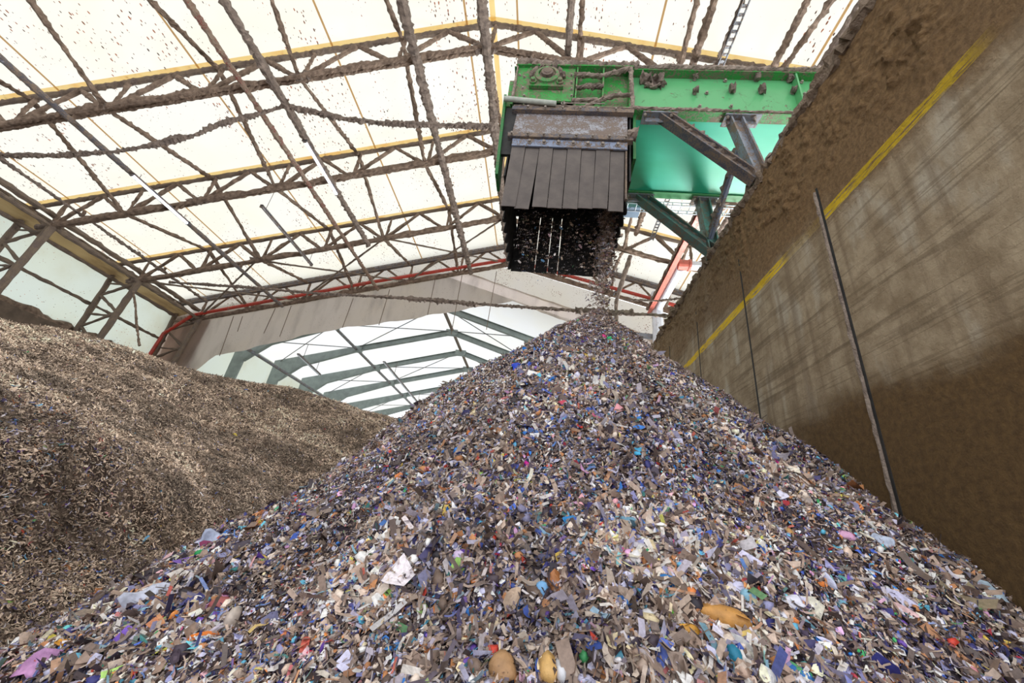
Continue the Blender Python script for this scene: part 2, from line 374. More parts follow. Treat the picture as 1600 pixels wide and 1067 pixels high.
# zigzag bracing rods between trusses
k0 = 0
names = ['leftmost', 'second', 'third', 'fourth', 'fifth', 'sixth']
xsC = [RX + 3.28 * k for k in range(-5, 7)]
wherec = {-5: 'the left eave', -4: 'the lower lit lamp', -3: 'the dusty unlit lamp', -2: 'the upper lit lamp', -1: 'the dusty tube left of the ridge', 0: 'the roof ridge',
          1: 'the head of the green conveyor', 2: 'the dusty pipe right of the ridge', 3: 'the perforated cable tray', 4: 'the red hangar rail', 5: 'the concrete wall', 6: 'the far right eave'}
for k in range(-5, 7):
    x = RX + 3.28 * k; par = (k % 2)          # odd: high at truss 1
    if x > XR - 1.5: continue
    t = empty('zigzag_brace', (x, TY[1], zbot(x)), 'long dusty rod zigzagging between the trusses near ' + wherec[k], 'brace', 'zigzag rods between the trusses')
    for i in range(-1, 4):
        def zz(j): return (ztop(x) - .12) if ((j % 2 == 1) == (par == 1)) else (zbot(x) + .05)
        if i == -1: continue
        a = (x, TY[i], zz(i)); b = (x, TY[i + 1], zz(i + 1))
        # each rod is fat near the low node and thin near the high one
        m = MB(); m.lump(a, b, .08, .38, .09 if i < 2 else .18); m.build('rod', 'crust', t)

# tubes and pipes that run the length of the hall
def hangz(k, off=-1.75):
    # height on the hanging level (off below the roof) for a line seen at X/Z = k
    return (RZ + off - (SL * -1) * 0 + SL * (-RX) * -1 * -1) if False else None
def kline(k, off):
    if k < RX / RZ:  # left slope: Z = RZ+off - SL*(RX - kZ)
        Z = (RZ + off - SL * RX) / (1 - SL * k)
    else:
        Z = (RZ + off + SR * RX) / (1 + SR * k)
    return k * Z, Z
def run(name, label, cat, k, off, y0, y1, r, mat, amp=.25, group='pipes and tubes along the hall', sec='crust_grey', y_mid=None):
    x, z = kline(k, off); t = empty(name, (x, y0, z), label, cat, group)
    if y_mid is None:
        m = MB(); m.lump((x, y0, z), (x, y1, z), r, amp, .08); m.build('tube', mat, t)
    else:
        m = MB(); m.lump((x, y0, z), (x, y_mid, z), r, amp, .08); m.build('tube', mat, t)
        m = MB(); m.lump((x, y_mid, z), (x, y1, z), r * .75, amp * .5, .15); m.build('tube', sec, t)
    for yy in (TY[1], TY[2], TY[3]):
        if y0 < yy < y1:
            m = MB(); m.lump((x, yy, z), (x, yy, zbot(x) + .1 if off < -1.4 else z + .25), .06, .4, .12); m.build('hanger', 'crust', t)
    return t, x, z
P1, x1, z1 = run('conduit_tube', 'grey steel tube carrying the lower lit lamp at left', 'tube', -1.595, -1.85, .5, 21.4, .10, 'steel', .12)
P2, x2, z2 = run('sprinkler_pipe', 'dark red dusty pipe running the hall between the two lit lamps', 'pipe', -.905, -1.85, .5, 21.4, .10, 'red_old', .3)
P3, x3, z3 = run('conduit_tube', 'thick dusty tube carrying the upper lit lamp, ends at third truss', 'tube', -.811, -1.85, .5, 17.2, .13, 'crust_grey', .3)
P4, x4, z4 = run('conduit_tube', 'furry dusty tube between the upper lit lamp and the ridge', 'tube', -.392, -1.85, .5, 21.4, .15, 'crust_grey', .35)
run('ridge_tube', 'thick dust covered tube hanging under the roof ridge', 'tube', -.215, -1.75, .5, 21.4, .17, 'crust_grey', .3)
run('conduit_tube', 'thin fuzzy dark tube nearest the left eave', 'tube', -2.10, -1.1, 4, 20.5, .07, 'crust_grey', .5)
run('conduit_tube', 'dusty pipe just right of the ridge behind the green conveyor', 'tube', -.025, -1.2, .5, 17, .11, 'crust_grey', .2)
run('conduit_tube', 'dusty tube to the left of the perforated cable tray', 'tube', .26, -.5, .5, 17, .12, 'crust', .3)
run('conduit_tube', 'thin reddish dusty tube over the middle of the right roof slope', 'tube', .435, -.5, .5, 17, .10, 'crust', .3)
run('conduit_tube', 'dusty tube nearest the top of the concrete wall', 'tube', .533, -.5, .5, 17, .10, 'crust_grey', .3)
# perforated cable tray
x, z = kline(.321, -.45); t = empty('cable_tray', (x, 0, z), 'narrow perforated metal cable tray under the right roof slope', 'cable tray')
m = MB()
for dx in (-.09, .09): m.bar((x + dx, .5, z), (x + dx, 17.2, z), .03, .08)
for yy in np.arange(.6, 17.2, .22): m.bar((x - .09, yy, z), (x + .09, yy, z), .09, .02)
m.build('tray', 'steel_grey', t)
m = MB(); m.lump((x - .12, 5.5, z + .05), (x - .12, 9.0, z + .05), .05, .8, .12); m.build('dust_clump', 'crust_grey', t)

# fluorescent fittings
def fitting(k, off, pya, pyb, label, lit, group='fluorescent fittings'):
    x, z = kline(k, off)
    ya = ray(*pya)[1] / ray(*pya)[2] * z; yb = ray(*pyb)[1] / ray(*pyb)[2] * z
    t = empty('fluorescent_light', (x, ya, z), label, 'light fitting', group)
    m = MB(); m.box((x, (ya + yb) / 2, z + .07), (.13, yb - ya, .07)); m.build('housing', 'steel', t)
    m = MB(); m.tube([(x, ya + .06, z), (x, yb - .06, z)], .05, 12); m.build('tube', 'lamp' if lit else 'plate', t)
    for yy in (ya + .03, yb - .03):
        m = MB(); m.box((x, yy, z + .01), (.13, .06, .12)); m.build('end_cap', 'steel', t)
    m = MB()
    for yy in (ya + .3, yb - .3): m.tube([(x, yy, z + .1), (x, yy, z + (.3 if lit else 1.4))], .012, 6)
    m.build('hanger', 'steel', t)
    return t
fitting(-1.600, -2.02, (203, 272), (292, 350), 'lit white fluorescent tube, the lower left of the two lit ones', True)
fitting(-.820, -2.05, (475, 220), (525, 305), 'lit white fluorescent tube, the upper right of the two lit ones', True)
r_ = ray(446, 367); fitting(r_[0] / r_[2], -2.0, (407, 322), (487, 415), 'dusty unlit grey fluorescent fitting hanging between second and third truss', False)

# dust-laden cables
Yc = ray(445, 168)[1] / ray(445, 168)[2] * z3
m = MB(); m.lump([atY(*p, Yc) for p in [(-60, 246), (10, 243), (100, 243), (170, 238), (235, 228), (300, 213), (340, 195), (390, 182), (445, 166)]], None, .075, .6, .07, dustup=.3)
tag(m.build('hanging_cable', 'crust_grey'), 'dust-laden cable sagging from the left edge up to the thick tube', 'cable', 'dust-laden hanging cables')
m = MB(); m.lump([atY(*p, Yc) for p in [(445, 166), (490, 176), (545, 187), (600, 193), (680, 196), (775, 199)]], None, .075, .6, .07, dustup=.3)
tag(m.build('hanging_cable', 'crust_grey'), 'dust-laden cable from the thick tube across to the ridge tube', 'cable', 'dust-laden hanging cables')
def yc(p): return 17.1 - (p[0] - 285) / 760 * 5.6
m = MB(); m.lump([atY(*p, yc(p)) for p in [(265, 441), (400, 450), (500, 459), (600, 464), (690, 470), (760, 476), (850, 482), (960, 489), (1046, 494)]], None, .055, .5, .07, dustup=.2)
m.lump([atY(*p, yc(p)) for p in [(640, 467), (700, 471), (745, 476)]], None, .10, .5, .07)
m.lump([atY(*p, yc(p)) for p in [(900, 485), (950, 488), (990, 489)]], None, .12, .5, .07)
tag(m.build('hanging_cable', 'crust_grey'), 'long furry cable stretched in front of the canvas to the concrete wall', 'cable', 'dust-laden hanging cables')
m = MB(); m.lump([atY(*p, 17.2) for p in [(208, 455), (212, 480), (213, 505), (218, 540)]], None, .05, .4, .1)
tag(m.build('hanging_rope', 'crust'), 'dusty rope hanging down beside the third left column', 'rope')
m = MB(); m.lump([atY(975, 468, 17.5), atY(1030, 470, 14.5), atY(1062, 467, 12.3)], None, .045, .4, .1)
tag(m.build('hanging_cable', 'crust_grey'), 'thin dusty cable crossing in front of the red sloping rail', 'cable', 'dust-laden hanging cables')

# cross-bracing wires of the last bay
for q, (a, b, lab) in enumerate([((40, 3), (-6.4, 4), ''),]): pass
def wire(x0, k0, x1, k1, lab, r=.05):
    m = MB(); m.lump((x0, TY[k0], zbot(x0) + .05), (x1, TY[k1], zbot(x1) + .1), r, .25, .2); tag(m.build('cross_brace', 'steel_brown'), lab, 'brace', 'crossed rods of the last bay')
wire(-16.6, 3, -9.8, 4, 'thin rod of the last bay running right from under the unlit fitting')
wire(-9.8, 3, -16.6, 4, 'thin rod of the last bay running left and down from the third truss middle')
wire(-9.8, 3, -3.3, 4, 'thin rod of the last bay running right towards the conveyor chute')
wire(-3.3, 3, -9.8, 4, 'thin rod of the last bay running left from beside the chute')
wire(-22.9, 3, -16.6, 4, 'thin rod of the last bay starting from the third left column head')
wire(-16.6, 3, -22.9, 4, 'thin rod of the last bay ending at the end frame corner')
for k, lab in ((1, 'first'), (2, 'second'), (3, 'third')): pass

# left eave girder
t = empty('eave_girder', (XL + .6, 8, 9.5), 'brown lattice girder along the left eave joining the column heads', 'girder')
for (dx, dz, r, nm) in ((2.25, zbot(XL + 2.2), .10, 'inner_rail'), (.55, ztop(XL + .5) - .12, .10, 'outer_rail'), (.75, 9.55, .09, 'lower_rail'), (2.05, zbot(XL + 2.2) + .55, .12, 'upper_rail')):
    m = MB(); m.lump((XL + dx, YB, dz), (XL + dx, YE - .4, dz), r, .25, .22); m.build(nm, 'steel_brown', t)
i = 0
for y in np.arange(YB, YE - 1.5, 1.1):
    m = MB()
    a, b = (XL + 2.2, zbot(XL + 2.2)), (XL + .6, ztop(XL + .5) - .15)
    if i % 2: a, b = b, a
    m.lump((a[0], y, a[1]), (b[0], y + 1.1, b[1]), .05, .3, .2)
    m.build('lacing_bar', 'steel_brown', t); i += 1
m = MB(); m.add([(XL + .4, YB, 9.75), (XL + .4, YE, 9.75), (XL + 1.15, YE, 10.1), (XL + 1.15, YB, 10.1)], [(0, 1, 2, 3)]); m.build('lining_strip', 'lining', t)

# left lattice columns
colname = {1: 'leftmost lattice column at the picture edge, below the nearest truss', 2: 'lattice column at the left under the second truss', 3: 'lattice column at the left under the third truss', 4: 'corner lattice column under the end truss beside the canvas'}
for k in (1, 2, 3, 4):
    Y = TY[k]; t = empty('lattice_column', (XL + .4, Y, FZ), colname[k], 'column', 'lattice columns of the left wall')
    m = MB(); m.lump((XL + .45, Y, FZ), (XL + .45, Y, 10.0), .13, .12, .3); m.build('outer_leg', 'steel_brown', t)
    xt, zt = XL + 2.25, zbot(XL + 2.2); xb = XL + 1.3 - .1
    m = MB(); m.lump((xt, Y, zt), (xt - .95, Y, FZ), .15, .12, .3); m.build('inner_leg', 'steel_brown', t)
    z = 9.5; s_ = 0
    while z > FZ + 1.2:
        xi = lambda zz: xt - .95 * (zt - zz) / (zt - FZ)
        m = MB()
        if s_ % 2 == 0: m.lump((xi(z), Y, z), (XL + .5, Y, z - .95), .07, .3, .2)
        else: m.lump((XL + .5, Y, z), (xi(z - .95), Y, z - .95), .07, .3, .2)
        m.build('lacing_bar', 'steel_brown', t); z -= .95; s_ += 1
    for zz in (9.3, 7.4):
        m = MB(); m.lump((XL + .45, Y, zz), (xi(zz), Y, zz), .05, .3, .2); m.build('cross_bar', 'steel_brown', t)
m = MB(); m.lump((XL + .35, YB, 7.95), (XL + .35, YE, 7.95), .08, .35, .2); tag(m.build('wall_rail', 'steel_brown'), 'brown horizontal rail halfway up the pale left side wall', 'rail')

# end frame: lining panels, canvas, lower gable
def pt4(p, y=21.95): q = atY(*p, y); return (q[0], q[2])
def fan(mb, top, bot, y, ny=1, wob=0, yfun=None):
    # strip between two pixel-free polylines given in (x,z)
    n = len(top); V = []; F = []; rows = 7
    for i in range(n):
        for r in range(rows):
            f = r / (rows - 1); x = top[i][0] * (1 - f) + bot[i][0] * f; z = top[i][1] * (1 - f) + bot[i][1] * f
            V.append((x, y + wob * math.sin(x * 2.2 + z * .8) * (.3 + f) + wob * .6 * math.sin(x * 5.1 - z), z))
    for i in range(n - 1):
        for r in range(rows - 1): a = i * rows + r; F.append((a, a + 1, a + rows + 1, a + rows))
    mb.add(V, F)
def resample(poly, n):
    P = np.array(poly, float); d = np.r_[0, np.cumsum(np.linalg.norm(np.diff(P, axis=0), axis=1))]; s = np.linspace(0, d[-1], n)
    return [(np.interp(q, d, P[:, 0]), np.interp(q, d, P[:, 1])) for q in s]
# lining between the chords (left), pale
m = MB(); xs = np.linspace(XL - .5, RX, 30); fan(m, [(x, ztop(x) + .3) for x in xs], [(x, zbot(x)) for x in xs], 21.9); 
xs = np.linspace(RX, XR, 24); fan(m, [(x, ztop(x) + .3) for x in xs], [(x, zbot(x)) for x in xs], 21.9)
struct('wall_back', m, 'gable')
topL = resample([pt4(p) for p in [(255, 600), (262, 500), (300, 492), (400, 480), (520, 462), (640, 445), (750, 428)]], 60)
topL = resample([(XL + .3, zbot(XL + 1.5) + .8), (XL + 2, zbot(XL + 2) + .5), (-6.6, zbot(-6.6) + .5), pt4((748, 431)), pt4((790, 447)), pt4((845, 465)), pt4((900, 484)), pt4((1000, 518)), pt4((1060, 540))], 90)
botL = resample([pt4(p) for p in [(205, 640), (285, 600), (300, 580), (337, 556), (395, 543), (450, 530), (492, 520), (537, 512), (592, 505), (625, 501), (667, 493), (692, 489), (745, 480), (775, 474), (800, 471), (830, 480), (880, 501), (930, 520), (1000, 550), (1060, 570)]], 90)
t = empty('canvas_curtain', (-12, 21.95, 6), 'dirty grey canvas hanging below the end truss like an arch', 'canvas')
m = MB(); fan(m, topL, botL, 21.98, wob=.06); cv = m.build('cloth', 'canvas', t, smooth=True)
m = MB()
for p0, p1 in [((379, 494), (371, 518)), ((430, 482), (412, 521)), ((455, 478), (437, 526)), ((552, 466), (535, 512)), ((609, 452), (592, 508)), ((680, 436), (668, 492)), ((722, 430), (705, 522)), ((776, 424), (760, 515)), ((365, 494), (343, 556))]:
    a = atY(*p0, 21.75); b = atY(*p1, 21.75); m = MB(); m.tube([a, b], .022, 6); m.build('tie_cord', 'steel_brown', t)
m = MB(); a = [(-6.4, zbot(-6.4) - .1)] + [pt4(p) for p in [(790, 447), (845, 465), (900, 484), (1000, 518)]]
fan(m, resample([(RX - 3, zbot(RX - 3) + .2), (RX, zbot(RX) + .1), (XR, zbot(XR))], 40), resample([pt4((745, 432)), pt4((845, 467)), pt4((1000, 520)), (8, 9.0), (XR, 7.0)], 40), 22.05); struct('wall_back_upper', m, 'gable')
m = MB(); a = atY(970, 521, 21.5); b = atY(1035, 528, 21.5); m.bar(a - (b - a) * 1.0, b + (b - a) * 2, .2, .28); tag(m.build('crash_rail', 'steel_grey'), 'grey horizontal rail seen just right of the pile top', 'rail')
m = MB(); m.box((XL + 1.0, 22.15, 3.6), (3.4, .1, 12.4)); struct('wall_back_left', m, 'canvas')
m = MB(); m.box((9, 22.2, 3.6), (22, .15, 11.6 - .3)); struct('wall_back_right', m, 'side_white')

# ---------------------------------------------------------------- second hall beyond the canvas
HX, HZ = -8.7, 14.5; HS = .3; HK = 14.7
def hz(x): return HZ - HS * abs(x - HX)
m = MB()
for sx in (-1, 1):
    x = HX + sx * (HK + .6); V = [(HX, 22.0, HZ + .35), (x, 22.0, hz(x) + .35), (x, 50, hz(x) + .35), (HX, 50, HZ + .35)]; m.add(V, [(0, 1, 2, 3)])
struct('ceiling_far', m, 'side_white')
m = MB()
for sx in (-1, 1):
    x = HX + sx * (HK + .5); m.add([(x, 22.3, FZ), (x, 50, FZ), (x, 50, hz(x) + .35), (x, 22.3, hz(x) + .35)], [(0, 1, 2, 3)])
struct('wall_far_sides', m, 'side')
m = MB(); m.add([(HX - 16, 50, FZ), (HX + 16, 50, FZ), (HX + 16, 50, 8), (HX, 50, HZ + .8), (HX - 16, 50, 8)], [(0, 1, 2, 3, 4)]); struct('wall_far_end', m, 'side_white')
ordn = ['nearest', 'second', 'third', 'fourth', 'fifth', 'sixth']
for i in range(6):
    Y = 26.2 + 4.37 * i
    t = empty('portal_frame', (HX, Y, FZ), 'grey-green steel portal frame of the far hall, %s behind the canvas' % ordn[i], 'portal frame', 'portal frames of the far hall')
    for sx in (-1, 1):
        xk = HX + sx * HK; xj = HX + sx * 7.8
        P = [(xk, hz(xk) + .2), (xj, hz(xj) + .2), (xj, hz(xj) - .28), (HX + sx * 12.2, hz(HX + sx * 12.2) - .75), (xk - sx * .9, hz(xk) - 1.5), (xk - sx * .5, FZ), (xk, FZ)]
        m = MB(); m.prism(P, Y - .08, Y + .08)
        m.bar((xj, Y, hz(xj) - .28), (HX + sx * 12.2, Y, hz(HX + sx * 12.2) - .75), .3, .04); m.bar((HX + sx * 12.2, Y, hz(HX + sx * 12.2) - .75), (xk - sx * .9, Y, hz(xk) - 1.5), .3, .04)
        m.build('haunched_leg', 'hall_grey', t)
        m = MB(); m.ibeam((xj, Y, hz(xj) - .04), (HX, Y, HZ - .04), .28, .44); m.build('rafter', 'hall_grey', t)
        m = MB(); m.box((xj, Y, hz(xj) - .1), (.7, .36, .5)); m.build('splice_plate', 'hall_grey', t)
    m = MB(); m.box((HX, Y, HZ - .1), (1.0, .36, .5)); m.build('splice_plate', 'hall_grey', t)
for lab, x, dz, r, mat in (('yellowish double purlin along the ridge of the far hall', HX, .12, .13, 'steel_brown'), ('grey tube under the left slope of the far hall', -16.6, -.1, .12, 'steel_grey'),
                          ('grey tube along the left column heads of the far hall', -21.9, -1.3, .12, 'steel_grey'), ('grey tube under the right slope of the far hall', -2.0, -.1, .12, 'steel_grey')):
    m = MB(); m.tube([(x, 26.2 if x == -2.0 else 22.6, hz(x) + dz), (x, 49.5, hz(x) + dz)], r); tag(m.build('purlin', mat), lab, 'purlin', 'long purlins of the far hall')
for i in range(3):
    Y = 26.2 + 4.37 * (i * 2)
    for s_, (xa, xb) in enumerate(((-16.6, HX), (-23, -16.6), (HX, -2))):
        m = MB(); m.tube([(xa, Y, hz(xa) + .05), (xb, Y + 4.37, hz(xb) + .05)], .035, 6); m.tube([(xb, Y, hz(xb) + .05), (xa, Y + 4.37, hz(xa) + .05)], .035, 6)
        tag(m.build('crossed_tie_rods', 'steel_grey'), 'thin crossed tie rods of the far hall, %s bay, %s' % (('near', 'middle', 'far')[i], ('left of the ridge', 'by the left columns', 'right of the ridge')[s_]), 'brace', 'crossed tie rods of the far hall')
for i, (k0_, k1_) in enumerate((((600, 565), (662, 640)), ((466, 553), (500, 585)))):
    a = atZ(*k0_, 11.3 if i == 0 else 9.8); b = atZ(*k1_, 11.3 if i == 0 else 9.8)
    t = empty('hanging_light', a, ('dusty unlit batten light hanging in the middle of the far hall', 'unlit batten light hanging at the left of the far hall')[i], 'light fitting', 'batten lights of the far hall')
    m = MB(); m.bar(a, b, .2, .1); m.build('housing', 'plate', t)
    m = MB(); m.tube([a + [0, 0, -.09], b + [0, 0, -.09]], .05, 8); m.build('tube', 'white_pipe', t)
    m = MB(); q = a * .8 + b * .2; m.tube([q, q + [0, 0, 1.2]], .02, 5); q = a * .2 + b * .8; m.tube([q, q + [0, 0, 1.2]], .02, 5); m.build('hanger', 'steel', t)

# ---------------------------------------------------------------- right: post, rail and duct in front of the end frame
ra, rb = ray(1090, 340), ray(1015, 487); k = ra[0] / ra[2]; x, z = kline(k, -2.0); ya, yb = ra[1] / ra[2] * z, rb[1] / rb[2] * z
t = empty('steel_rail', (x, ya, z), 'pale red dusty steel rail beside a white duct, right of the chute', 'rail')
m = MB(); m.ibeam((x, ya - 2, z), (x, yb, z), .24, .26); m.build('rail', 'red_pale', t)
m = MB(); m.lump((x - .1, ya - 2, z + .15), (x - .1, yb, z + .15), .08, .5, .15); m.build('dust_ridge', 'crust_pale', t)
t = empty('duct_pipe', (x + .45, 16, z), 'white plastic duct pipe under the pale red rail', 'pipe')
m = MB(); yq = ya + (yb - ya) * .45; m.tube([(x + 2.4, yq - .2, z + .1), (x + .5, yq - .2, z + .1)], .22, 14); m.build('elbow_branch', 'white_pipe', t)
m = MB(); m.tube([(x + .42, yq - .1, z + .0), (x + .42, yb - .4, z + .0)], .22, 14); m.build('duct', 'white_pipe', t)
m = MB(); m.lathe((x + .6, yq - .2, z + .1), (1, 0, 0), [(-.35, .26), (.15, .26), (.15, .3), (.25, .3)], 14); m.build('coupling', 'red_pale', t)
m = MB(); q = atY(1027, 480, 21.2); m.lump((q[0], 21.2, FZ), (q[0], 21.2, q[2] + 1.0), .32, .08, .3); tag(m.build('duct_riser', 'white_pipe'), 'dusty white upright pipe at the far end of the concrete wall', 'pipe')
m = MB(); m.lump([atY(*p, 17.5) for p in [(985, 400), (972, 440), (963, 470)]] + [atY(962, 560, 17.5)], None, .12, .3, .2)
tag(m.build('hanging_post', 'crust_grey'), 'dusty upright post rising from behind the pile top', 'post')

# ---------------------------------------------------------------- concrete push wall on the right
WX = 3.125; WT = 5.62
m = MB(); V = []; F = []; ny, nz = 150, 90; Yw = np.linspace(.2, 12.6, ny); Zw = np.linspace(FZ, WT, nz)
def vn(x, y, s=1.0, seed=0):
    x = np.asarray(x, float) * s; y = np.asarray(y, float) * s; xi = np.floor(x).astype(np.int64); yi = np.floor(y).astype(np.int64); fx = x - xi; fy = y - yi
    def h(a, b):
        n = (a * 374761393 + b * 668265263 + seed * 974634777) & 0xffffffff; n = ((n ^ (n >> 13)) * 1274126177) & 0xffffffff; return ((n ^ (n >> 16)) & 0xffff) / 65535.0
    u = fx * fx * (3 - 2 * fx); v = fy * fy * (3 - 2 * fy)
    return (h(xi, yi) * (1 - u) + h(xi + 1, yi) * u) * (1 - v) + (h(xi, yi + 1) * (1 - u) + h(xi + 1, yi + 1) * u) * v
def fbm(x, y, s=1.0, o=4, seed=0):
    r = 0; a = .5
    for i in range(o): r = r + a * (vn(x, y, s, seed + i) - .5); a *= .55; s *= 2.03
    return r
m.box((WX + .22, 6.4, (FZ + WT) / 2), (.44, 12.4, WT - FZ)); wr = struct('wall_right', m, 'wall')
# caked dust skin on the upper band
V = []; F = []; nu, nv = 520, 110; A = np.linspace(.2, 12.6, nu); B = np.linspace(3.3, WT + .02, nv); AA, BB = np.meshgrid(A, B, indexing='ij')
lim = 4.0 + .05 * AA + fbm(AA, BB, 1.2, 3, 5) * .9
wgt = np.clip((BB - lim) / .5, 0, 1); lump = np.clip(fbm(AA, BB, 11, 4, 9) + .02, 0, 1) * .22 * (0.35 + fbm(AA, BB, 1.5, 2, 3) + .3) + np.clip(fbm(AA, BB, 4, 2, 19), 0, 1) * .08
dep = wgt * np.clip(lump, 0, .16) + (wgt > .05) * .0 - .012 + .02 * wgt
V = np.stack([WX - dep, AA, BB], -1).reshape(-1, 3); idx = np.arange(nu * nv).reshape(nu, nv)
keep = (np.maximum.reduce([dep[:-1, :-1], dep[1:, :-1], dep[:-1, 1:], dep[1:, 1:]]) > -.005)
F = np.stack([idx[:-1, :-1], idx[1:, :-1], idx[1:, 1:], idx[:-1, 1:]], -1)[keep]
m = MB(); m.add(V, F.tolist()); struct('caked_dust', m, 'wall', wr).data.polygons.foreach_set('use_smooth', [True] * len(F))
# joints: dark slots and one steel bead
for k, (yj, nm) in enumerate(((3.96, 0), (6.0, 1), (8.07, 2), (10.05, 3))):
    m = MB(); m.box((WX + .0, yj, (FZ + WT - 1.3) / 2 if k == 0 else (FZ + WT - .2) / 2), (.014, .03 if k else .03, (WT - 1.3 - FZ) if k == 0 else WT - .2 - FZ)); struct('joint_gap', m, 'black', wr)
m = MB(); m.lump((WX - .0, 4.0, FZ), (WX - .0, 4.0, 4.28), .024, .3, .08, flat=1); struct('joint_bead', m, 'crust_pale', wr)
# fluffy crest of dust on the top edge
m = MB()
for q in range(3):
    m.lump((WX + .05 + .14 * q, .2, WT + .02 + .03 * q), (WX + .05 + .14 * q, 12.6, WT + .02 + .03 * q), .11 - .01 * q, .45, .06, 10)
struct('dust_crest', m, 'wall_dust', wr)

# ---------------------------------------------------------------- green conveyor with its discharge chute
CY, CF = 5.0, 7.1                      # near and far side of the conveyor
cv = empty('conveyor', (0, 6, 7.2), 'big green belt conveyor coming over the concrete wall, its head above the pile', 'conveyor')
def part(name, mb, mat, parent=None, label=None, smooth=False):
    o = mb.build(name, mat, parent or cv, smooth)
    if label: o['label'] = label
    return o
def dust(a, b, r, mat='crust_pale', parent=None, amp=.36, seg=.04, flat=.7, name='dust_ridge'):
    m = MB(); m.lump(a, b, r, amp, seg, 9, flat=flat, dustup=.5); return part(name, m, mat, parent)
def bolts(ps, axis, r=.022, L=.03, parent=None, mat='bolt', name='bolt'):
    for p in ps:
        m = MB(); m.lathe(p, axis, [(0, r * 1.5), (L * .3, r * 1.5), (L * .3, r), (L, r), (L * 1.15, r * .6)], 6); part(name, m, mat, parent)
XE = 9.5; ZB, ZT = 7.22, 8.45
HX0, HX1 = -1.22, 1.10
# near girder: recessed web and two flanges
m = MB(); m.box(((HX1 + XE) / 2, CY + .16, (ZB + ZT) / 2), (XE - HX1, .02, ZT - ZB)); part('girder_web', m, 'green_clean')
m = MB(); m.box(((HX1 + XE) / 2, CY + .09, ZT - .01), (XE - HX1, .20, .03)); part('top_flange', m, 'green')
m = MB(); m.box(((HX1 + XE) / 2, CY + .09, ZB + .01), (XE - HX1, .20, .03)); part('bottom_flange', m, 'green')
# far girder
m = MB(); m.ibeam((HX0, CF - .08, (ZB + ZT) / 2), (XE, CF - .08, (ZB + ZT) / 2), .18, ZT - ZB, chan=True); part('far_girder', m, 'green_clean')
# underside tray and belt above
def mat_under():
    t = NT('glossy_turquoise_green_paint'); v = t.coords((.6, 2.5, 1)); n = t.noise(v, .8, 3)
    t.link(t.ramp(n, [(.3, (.02, .46, .26)), (.7, (.04, .55, .36))]), t.b.inputs['Base Color'])
    t.b.inputs['Roughness'].default_value = .33; t.b.inputs['Specular IOR Level'].default_value = .9
    return t.m
MT['under'] = mat_under()
m = MB(); m.box(((HX1 + XE) / 2, (CY + CF) / 2 + .06, ZB + .04), (XE - HX1, CF - CY - .2, .03)); part('underside_plate', m, 'under')
m = MB(); m.box((4.0, (CY + CF) / 2, ZT - .12), (XE + 1.2, CF - CY - .5, .04)); part('belt', m, 'black')
m = MB(); m.box((1.13, (CY + CF) / 2 + .02, 6.65), (.05, CF - CY - .12, 1.2)); part('chute_side_plate', m, 'green_dark')
# web bolts with dust on them, stiffeners
ws = [(1085, 125), (1133, 127), (1180, 126), (1232, 128), (1085, 147), (1104, 146), (1142, 144), (1188, 145), (1238, 146), (1252, 129), (1256, 148), (1093, 167), (1142, 167)]
for i, p in enumerate(ws):
    q = atY(*p, CY + .14)
    bolts([q], (0, -1, 0), .025, .04)
    if i in (0, 2, 3, 4, 6, 7, 8):
        m = MB(); rr = .055 + .03 * (i in (6, 7)); m.lump(q + [-.04, -.05, .02], q + [.05, -.07, .03], rr, .45, .03, 8); part('dust_clump', m, 'crust_grey')
q0, q1 = atY(1238, 118, CY + .1), atY(1250, 170, CY + .1)
m = MB(); m.box((q0[0], CY + .08, (ZB + ZT) / 2), (.03, .16, ZT - ZB - .06)); part('stiffener', m, 'green_clean')
for xs_ in (6.5, 8.5):
    m = MB(); m.box((xs_, CY + .08, (ZB + ZT) / 2), (.03, .16, ZT - ZB - .06)); part('stiffener', m, 'green_clean')
# head section: bearing plate, ribbed bay
m = MB(); xh = atY(897, 140, CY)[0]; m.box(((HX0 + xh) / 2, CY + .02, (7.42 + ZT) / 2), (xh - HX0, .04, ZT - 7.42)); part('bearing_plate', m, 'green')
m = MB(); m.box(((xh + HX1) / 2, CY + .15, (ZB + ZT) / 2), (HX1 - xh, .03, ZT - ZB)); part('head_web', m, 'green')
m = MB(); m.box(((HX0 + HX1) / 2, CY + .06, ZT + .0), (HX1 - HX0, .24, .04)); part('head_top_flange', m, 'green')
m = MB(); m.box(((xh + HX1) / 2, CY + .06, ZB + .0), (HX1 - xh, .22, .04)); part('head_bottom_flange', m, 'green')
m = MB(); m.box((HX0 + .02, CY + .16, (7.3 + ZT) / 2), (.04, .32, ZT - 7.3)); part('head_end_plate', m, 'green')
for px_ in (900, 942, 984):
    q = atY(px_, 140, CY); m = MB(); m.box((q[0], CY + .06, (ZB + ZT) / 2), (.03, .18, ZT - ZB)); part('stiffener', m, 'green')
m = MB(); m.box((HX0 + 1.0, (CY + CF) / 2, ZT + .01), (2.1, CF - CY, .03)); part('head_cover', m, 'green_dark')
m = MB(); m.tube([(-.57, CY + .1, 8.03), (-.57, CF - .1, 8.03)], .36, 28); part('head_drum', m, 'black')
# slot row beneath the bearing plate
for px_ in (817, 836, 866): 
    q = atY(px_, 166, CY); m = MB(); m.box((q[0], CY + .04, 7.32), (.02, .05, .22)); part('slot_rib', m, 'green')
m = MB(); m.box(((HX0 + xh) / 2, CY + .2, 7.32), (xh - HX0, .02, .24)); part('slot_back', m, 'black')
